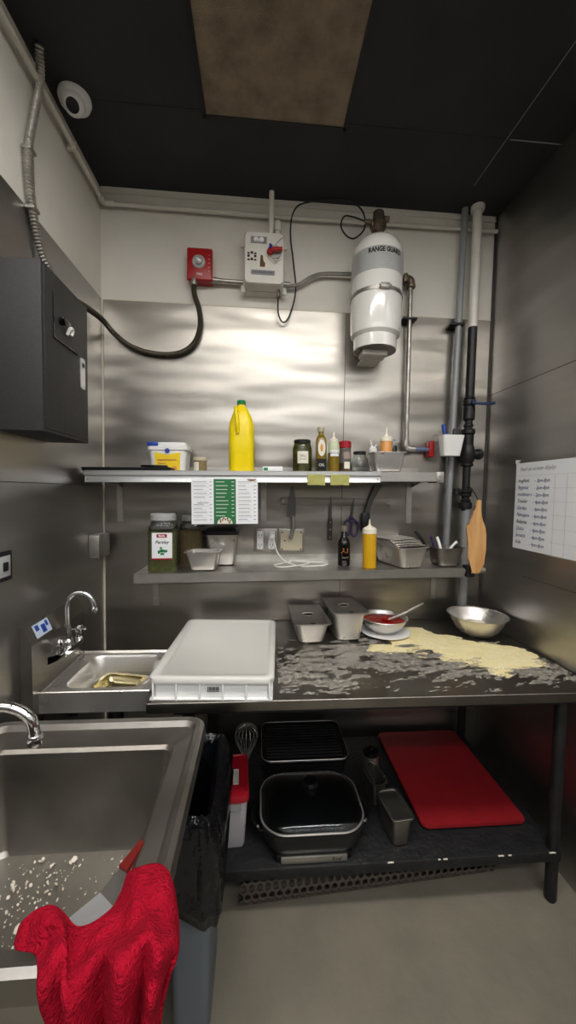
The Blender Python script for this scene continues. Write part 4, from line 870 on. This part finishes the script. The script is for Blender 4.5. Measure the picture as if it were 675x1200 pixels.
# ------------------------------------------------------------------ big sink
t=thing('utility_sink','large stainless compartment sink in the left foreground','sink',(0,0,0))
X0,X1,Y0,Y1=.012,.685,-1.578,-.905
mx,my=(X0+X1)/2,(Y0+Y1)/2; w,d=X1-X0,Y1-Y0
def R2(x0,x1,y0,y1,r,z,n=7): return rr(x1-x0,y1-y0,r,z,n,(x0+x1)/2,(y0+y1)/2)
bm=bm_(); loft(bm,[R2(X0+.012,X1-.012,Y0+.012,Y1-.012,.04,.845),R2(X0+.002,X1-.002,Y0+.002,Y1-.002,.05,.85),R2(X0,X1,Y0,Y1,.052,.868),R2(X0+.004,X1-.004,Y0+.004,Y1-.004,.05,.892),R2(X0+.016,X1-.016,Y0+.014,Y1-.014,.045,.900),R2(X0+.028,X1-.028,Y0+.024,Y1-.026,.04,.895),R2(X0+.036,X1-.036,Y0+.03,Y1-.036,.035,.880),
   R2(X0+.04,X1-.04,Y0+.034,Y1-.05,.03,.876),R2(X0+.07,X1-.082,Y0+.062,Y1-.105,.03,.870),R2(X0+.078,X1-.09,Y0+.068,Y1-.115,.03,.862),R2(X0+.082,X1-.095,Y0+.074,Y1-.121,.035,.575),R2(X0+.088,X1-.101,Y0+.08,Y1-.127,.04,.563),R2(X0+.2,X1-.2,Y0+.2,Y1-.25,.04,.558)],False,True)
obj('bowl',bm,'ss_old',t,angle=28)
bm=bm_(); loft(bm,[R2(X0+.19,X1-.19,Y0+.19,Y1-.24,.04,.550),R2(X0+.08,X1-.095,Y0+.075,Y1-.120,.04,.555),R2(X0+.072,X1-.085,Y0+.064,Y1-.112,.035,.575),R2(X0+.064,X1-.075,Y0+.056,Y1-.10,.03,.86)],True,False); obj('outer_shell',bm,'ss_dark',t)
for x,y in ((.08,-1.49),(.54,-1.49),(.08,-1.04),(.54,-1.04)):
    bm=bm_(); cyl(bm,(x,y,0),(x,y,.554),.018); obj('leg',bm,'ss_dark',t)
bm=bm_(); lathe(bm,[(.045,.5585),(.047,.5605),(.035,.5595),(.01,.5575)],c=(.33,-1.25,0),seg=28); obj('drain',bm,'ss_dark',t)
t=thing('faucet','curved chrome spout reaching over the large foreground sink','faucet',(0,-1.1,0))
bm=bm_(); tube(bm,[(.03,0,1.02),(.09,0,1.043),(.16,0,1.052),(.205,0,1.043),(.238,0,1.015),(.248,0,.975),(.249,0,.965)],.0145,k=8,seg=18); lathe(bm,[(.016,0),(.0185,.004),(.0185,.026),(.016,.03)],c=(.249,0,.943),seg=20); obj('spout',bm,'chrome',t)
bm=bm_(); cyl(bm,(0,0,1.005),(.035,0,1.005),.03); box(bm,.012,.03,-.1,.1,.985,1.02,.006); obj('body',bm,'chrome',t)
for y in (-.09,.09):
    bm=bm_(); cyl(bm,(.02,y,1.0),(.05,y,1.0),.016); box(bm,.045,.055,y-.03,y+.03,.994,1.006,.003); obj('handle',bm,'chrome',t)
# food scraps on sink floor and wall
random.seed(21); bm=bm_()
for k in range(260):
    x=random.uniform(.13,.56); y=random.uniform(-1.30,-1.05)
    if random.random()<.4: x=random.uniform(.16,.34)
    s=random.choice((.0015,.002,.0025,.003,.005)) if k%30 else .009
    mt=Matrix.Translation((x,y,.564+s*.4))@Euler((random.random()*3,random.random()*3,random.random()*3)).to_matrix().to_4x4()@Matrix.Diagonal((1,random.uniform(.5,1.6),.6,1))
    bmesh.ops.create_icosphere(bm,subdivisions=1,radius=s,matrix=mt)
tag(obj('food_scraps',bm,'crumb',None),'tiny pale food scraps scattered in the large sink','food scraps',kind='stuff')
# scraper / bench knife in the sink corner
t=thing('pan_scraper','steel turner with dark red handle caught in sink corner','turner',(0,0,0))
def quad(name,pts,m,th=.0025):
    bm=bm_(); loft(bm,[pts,[(x,y,z-th) for x,y,z in pts]]); return obj(name,bm,m,t,False)
quad('blade',[(.487,-1.462,.838),(.545,-1.414,.85),(.583,-1.449,.858),(.55,-1.485,.846)],'alu',.002)
quad('neck',[(.545,-1.414,.85),(.568,-1.371,.856),(.588,-1.389,.862),(.583,-1.449,.858)],'ss_dark',.002)
quad('handle',[(.566,-1.373,.862),(.596,-1.325,.872),(.606,-1.338,.875),(.588,-1.391,.868)],'redhandle',.010)
# ------------------------------------------------------------------ towel draped over the sink corner
ctl=[
 [(0.464,-1.539,0.905),(0.461,-1.511,0.915),(0.501,-1.503,0.930),(0.551,-1.516,0.905),(0.594,-1.498,0.905),(0.603,-1.461,0.900),(0.609,-1.437,0.912),(0.645,-1.437,0.925),(0.675,-1.440,0.920),(0.695,-1.459,0.900)],
 [(0.473,-1.545,0.905),(0.493,-1.534,0.920),(0.531,-1.540,0.945),(0.559,-1.549,0.910),(0.604,-1.534,0.920),(0.629,-1.514,0.925),(0.649,-1.500,0.935),(0.676,-1.493,0.935),(0.699,-1.495,0.920),(0.708,-1.492,0.890)],
 [(0.497,-1.550,0.905),(0.519,-1.548,0.915),(0.544,-1.556,0.935),(0.564,-1.565,0.905),(0.607,-1.558,0.920),(0.645,-1.554,0.935),(0.670,-1.538,0.935),(0.694,-1.535,0.930),(0.712,-1.535,0.910),(0.716,-1.520,0.870)],
 [(0.523,-1.575,0.918),(0.536,-1.580,0.929),(0.559,-1.590,0.946),(0.578,-1.600,0.924),(0.616,-1.595,0.934),(0.656,-1.605,0.963),(0.685,-1.600,0.967),(0.707,-1.600,0.966),(0.723,-1.590,0.941),(0.726,-1.580,0.913)],
 [(0.532,-1.590,0.908),(0.547,-1.600,0.923),(0.564,-1.605,0.928),(0.585,-1.610,0.907),(0.620,-1.605,0.913),(0.658,-1.620,0.941),(0.682,-1.610,0.935),(0.704,-1.615,0.937),(0.715,-1.600,0.916),(0.716,-1.590,0.888)],
 [(0.539,-1.592,0.874),(0.551,-1.600,0.882),(0.570,-1.610,0.892),(0.589,-1.610,0.872),(0.618,-1.603,0.869),(0.655,-1.620,0.894),(0.676,-1.605,0.875),(0.697,-1.615,0.885),(0.704,-1.600,0.865),(0.705,-1.590,0.839)],
 [(0.550,-1.590,0.832),(0.562,-1.600,0.835),(0.578,-1.608,0.838),(0.598,-1.610,0.831),(0.620,-1.600,0.815),(0.654,-1.618,0.840),(0.673,-1.602,0.816),(0.691,-1.612,0.827),(0.700,-1.600,0.810),(0.701,-1.590,0.786)],
 [(0.563,-1.590,0.781),(0.576,-1.600,0.775),(0.592,-1.608,0.777),(0.607,-1.610,0.770),(0.622,-1.600,0.752),(0.654,-1.618,0.778),(0.670,-1.602,0.752),(0.688,-1.612,0.767),(0.697,-1.600,0.749),(0.698,-1.590,0.735)],
]
for a,r in enumerate(ctl):
    if a>1:
        k=min(1,(a-1)/3)
        for b in range(1,9): x,y,z=r[b]; r[b]=(x,y+k*(.016,-.012)[b%2],z)
rows=[smooth_pts(r,8) for r in ctl]
cols=[smooth_pts([r[i] for r in rows],10) for i in range(len(rows[0]))]
bm=bm_(); G=[[bm.verts.new(p) for p in c] for c in cols]
for a,b in zip(G,G[1:]):
    for i in range(len(a)-1): bm.faces.new((a[i],a[i+1],b[i+1],b[i]))
bmesh.ops.recalc_face_normals(bm,faces=bm.faces)
for v in bm.verts:
    n=noise.fractal(v.co*11,1,2,4); w_=abs(noise.noise(Vector((v.co.x*22+v.co.z*9,v.co.y*8,v.co.z*8-v.co.x*6)))); v.co+=Vector((.2,-.75,.55))*(.008*n-.030*w_+.009)
o=obj('towel',bm,'towel',None,angle=180); tag(o,'crumpled red terry towel draped over sink corner','towel')
sm=o.modifiers.new('s','SOLIDIFY'); sm.thickness=.007; sm.offset=0
ss=o.modifiers.new('ss','SUBSURF'); ss.levels=1; ss.render_levels=1
# ------------------------------------------------------------------ trash can and bag
t=thing('trash_can','grey plastic trash can right of the large sink','trash can',(.670,-.985,0))
bm=bm_(); loft(bm,[rr(.09,.28,.02,0),rr(.095,.29,.022,.01),rr(.118,.33,.025,.66),rr(.126,.338,.025,.665),rr(.126,.338,.025,.69),rr(.112,.322,.022,.69),rr(.09,.28,.02,.02)]); obj('body',bm,'bin',t)
bm=bm_(); rings=[]
prof=[(-.040,.30),(-.030,.50),(-.022,.66),(-.010,.735),(.006,.762),(.022,.752),(.030,.72),(.036,.69),(.034,.66),(.040,.63),(.036,.60),(.038,.57),(.030,.54)]
NS=26
for k,(off,z) in enumerate(prof):
    base=rr(.124+2*off,.336+2*off,.025+max(off,0),z,NS); ring=[]
    for i,(x,y,zz) in enumerate(base):
        dvec=Vector((x,y,0)).normalized(); P_=Vector((x*14,y*14,z*5))
        q=abs(noise.noise(P_))*.035+abs(noise.noise(P_*2.7))*.022+noise.noise(P_*6)*.007-.010
        hang=(noise.noise(Vector((x*7,y*7,9)))*.06+(.03 if y>0 else -.02))*max(k-6,0)/6
        up=(noise.noise(Vector((x*18,y*18,2)))*.035)*(1 if 2<k<7 else .3)
        ring.append((min(x+dvec.x*q*(k/6 if k<6 else 1),.108),y+dvec.y*q,zz+hang+up))
    rings.append([(max(a,-.055),b,c) for a,b,c in ring])
loft(bm,rings,True,False)
o=obj('trash_bag',bm,'bag',None,loc=(.662,-.995,.02),angle=32); tag(o,'shiny black trash bag folded over the grey can','trash bag')
sm=o.modifiers.new('s','SOLIDIFY'); sm.thickness=.0015
# ------------------------------------------------------------------ camera
yaw,pitch,roll=.0784,.0534,.0175; f=443.4585
cy,sy,cp,sp=math.cos(yaw),math.sin(yaw),math.cos(pitch),math.sin(pitch)
F=Vector((sy*cp,cy*cp,-sp)); R0=Vector((cy,-sy,0)); U0=R0.cross(F)
c_,s_=math.cos(roll),math.sin(roll); R_=c_*R0+s_*U0; U_=-s_*R0+c_*U0
cam=bpy.data.cameras.new('camera'); co=bpy.data.objects.new('camera',cam); C.objects.link(co)
m=Matrix((R_,U_,-F)).transposed().to_4x4(); m.translation=Vector((.8438,-2.1394,1.6395)); co.matrix_world=m
cam.sensor_fit='HORIZONTAL'; cam.sensor_width=36; cam.lens=f/675*36; cam.clip_start=.02
sc=bpy.context.scene; sc.camera=co
w=bpy.data.worlds.new('world'); sc.world=w; w.use_nodes=True; w.node_tree.nodes['Background'].inputs[0].default_value=(.8,.85,.9,1); w.node_tree.nodes['Background'].inputs[1].default_value=.3
sc.view_settings.view_transform='Standard'; sc.view_settings.look='None'; sc.view_settings.exposure=.85; sc.view_settings.gamma=1; sc.view_settings.use_curve_mapping=False
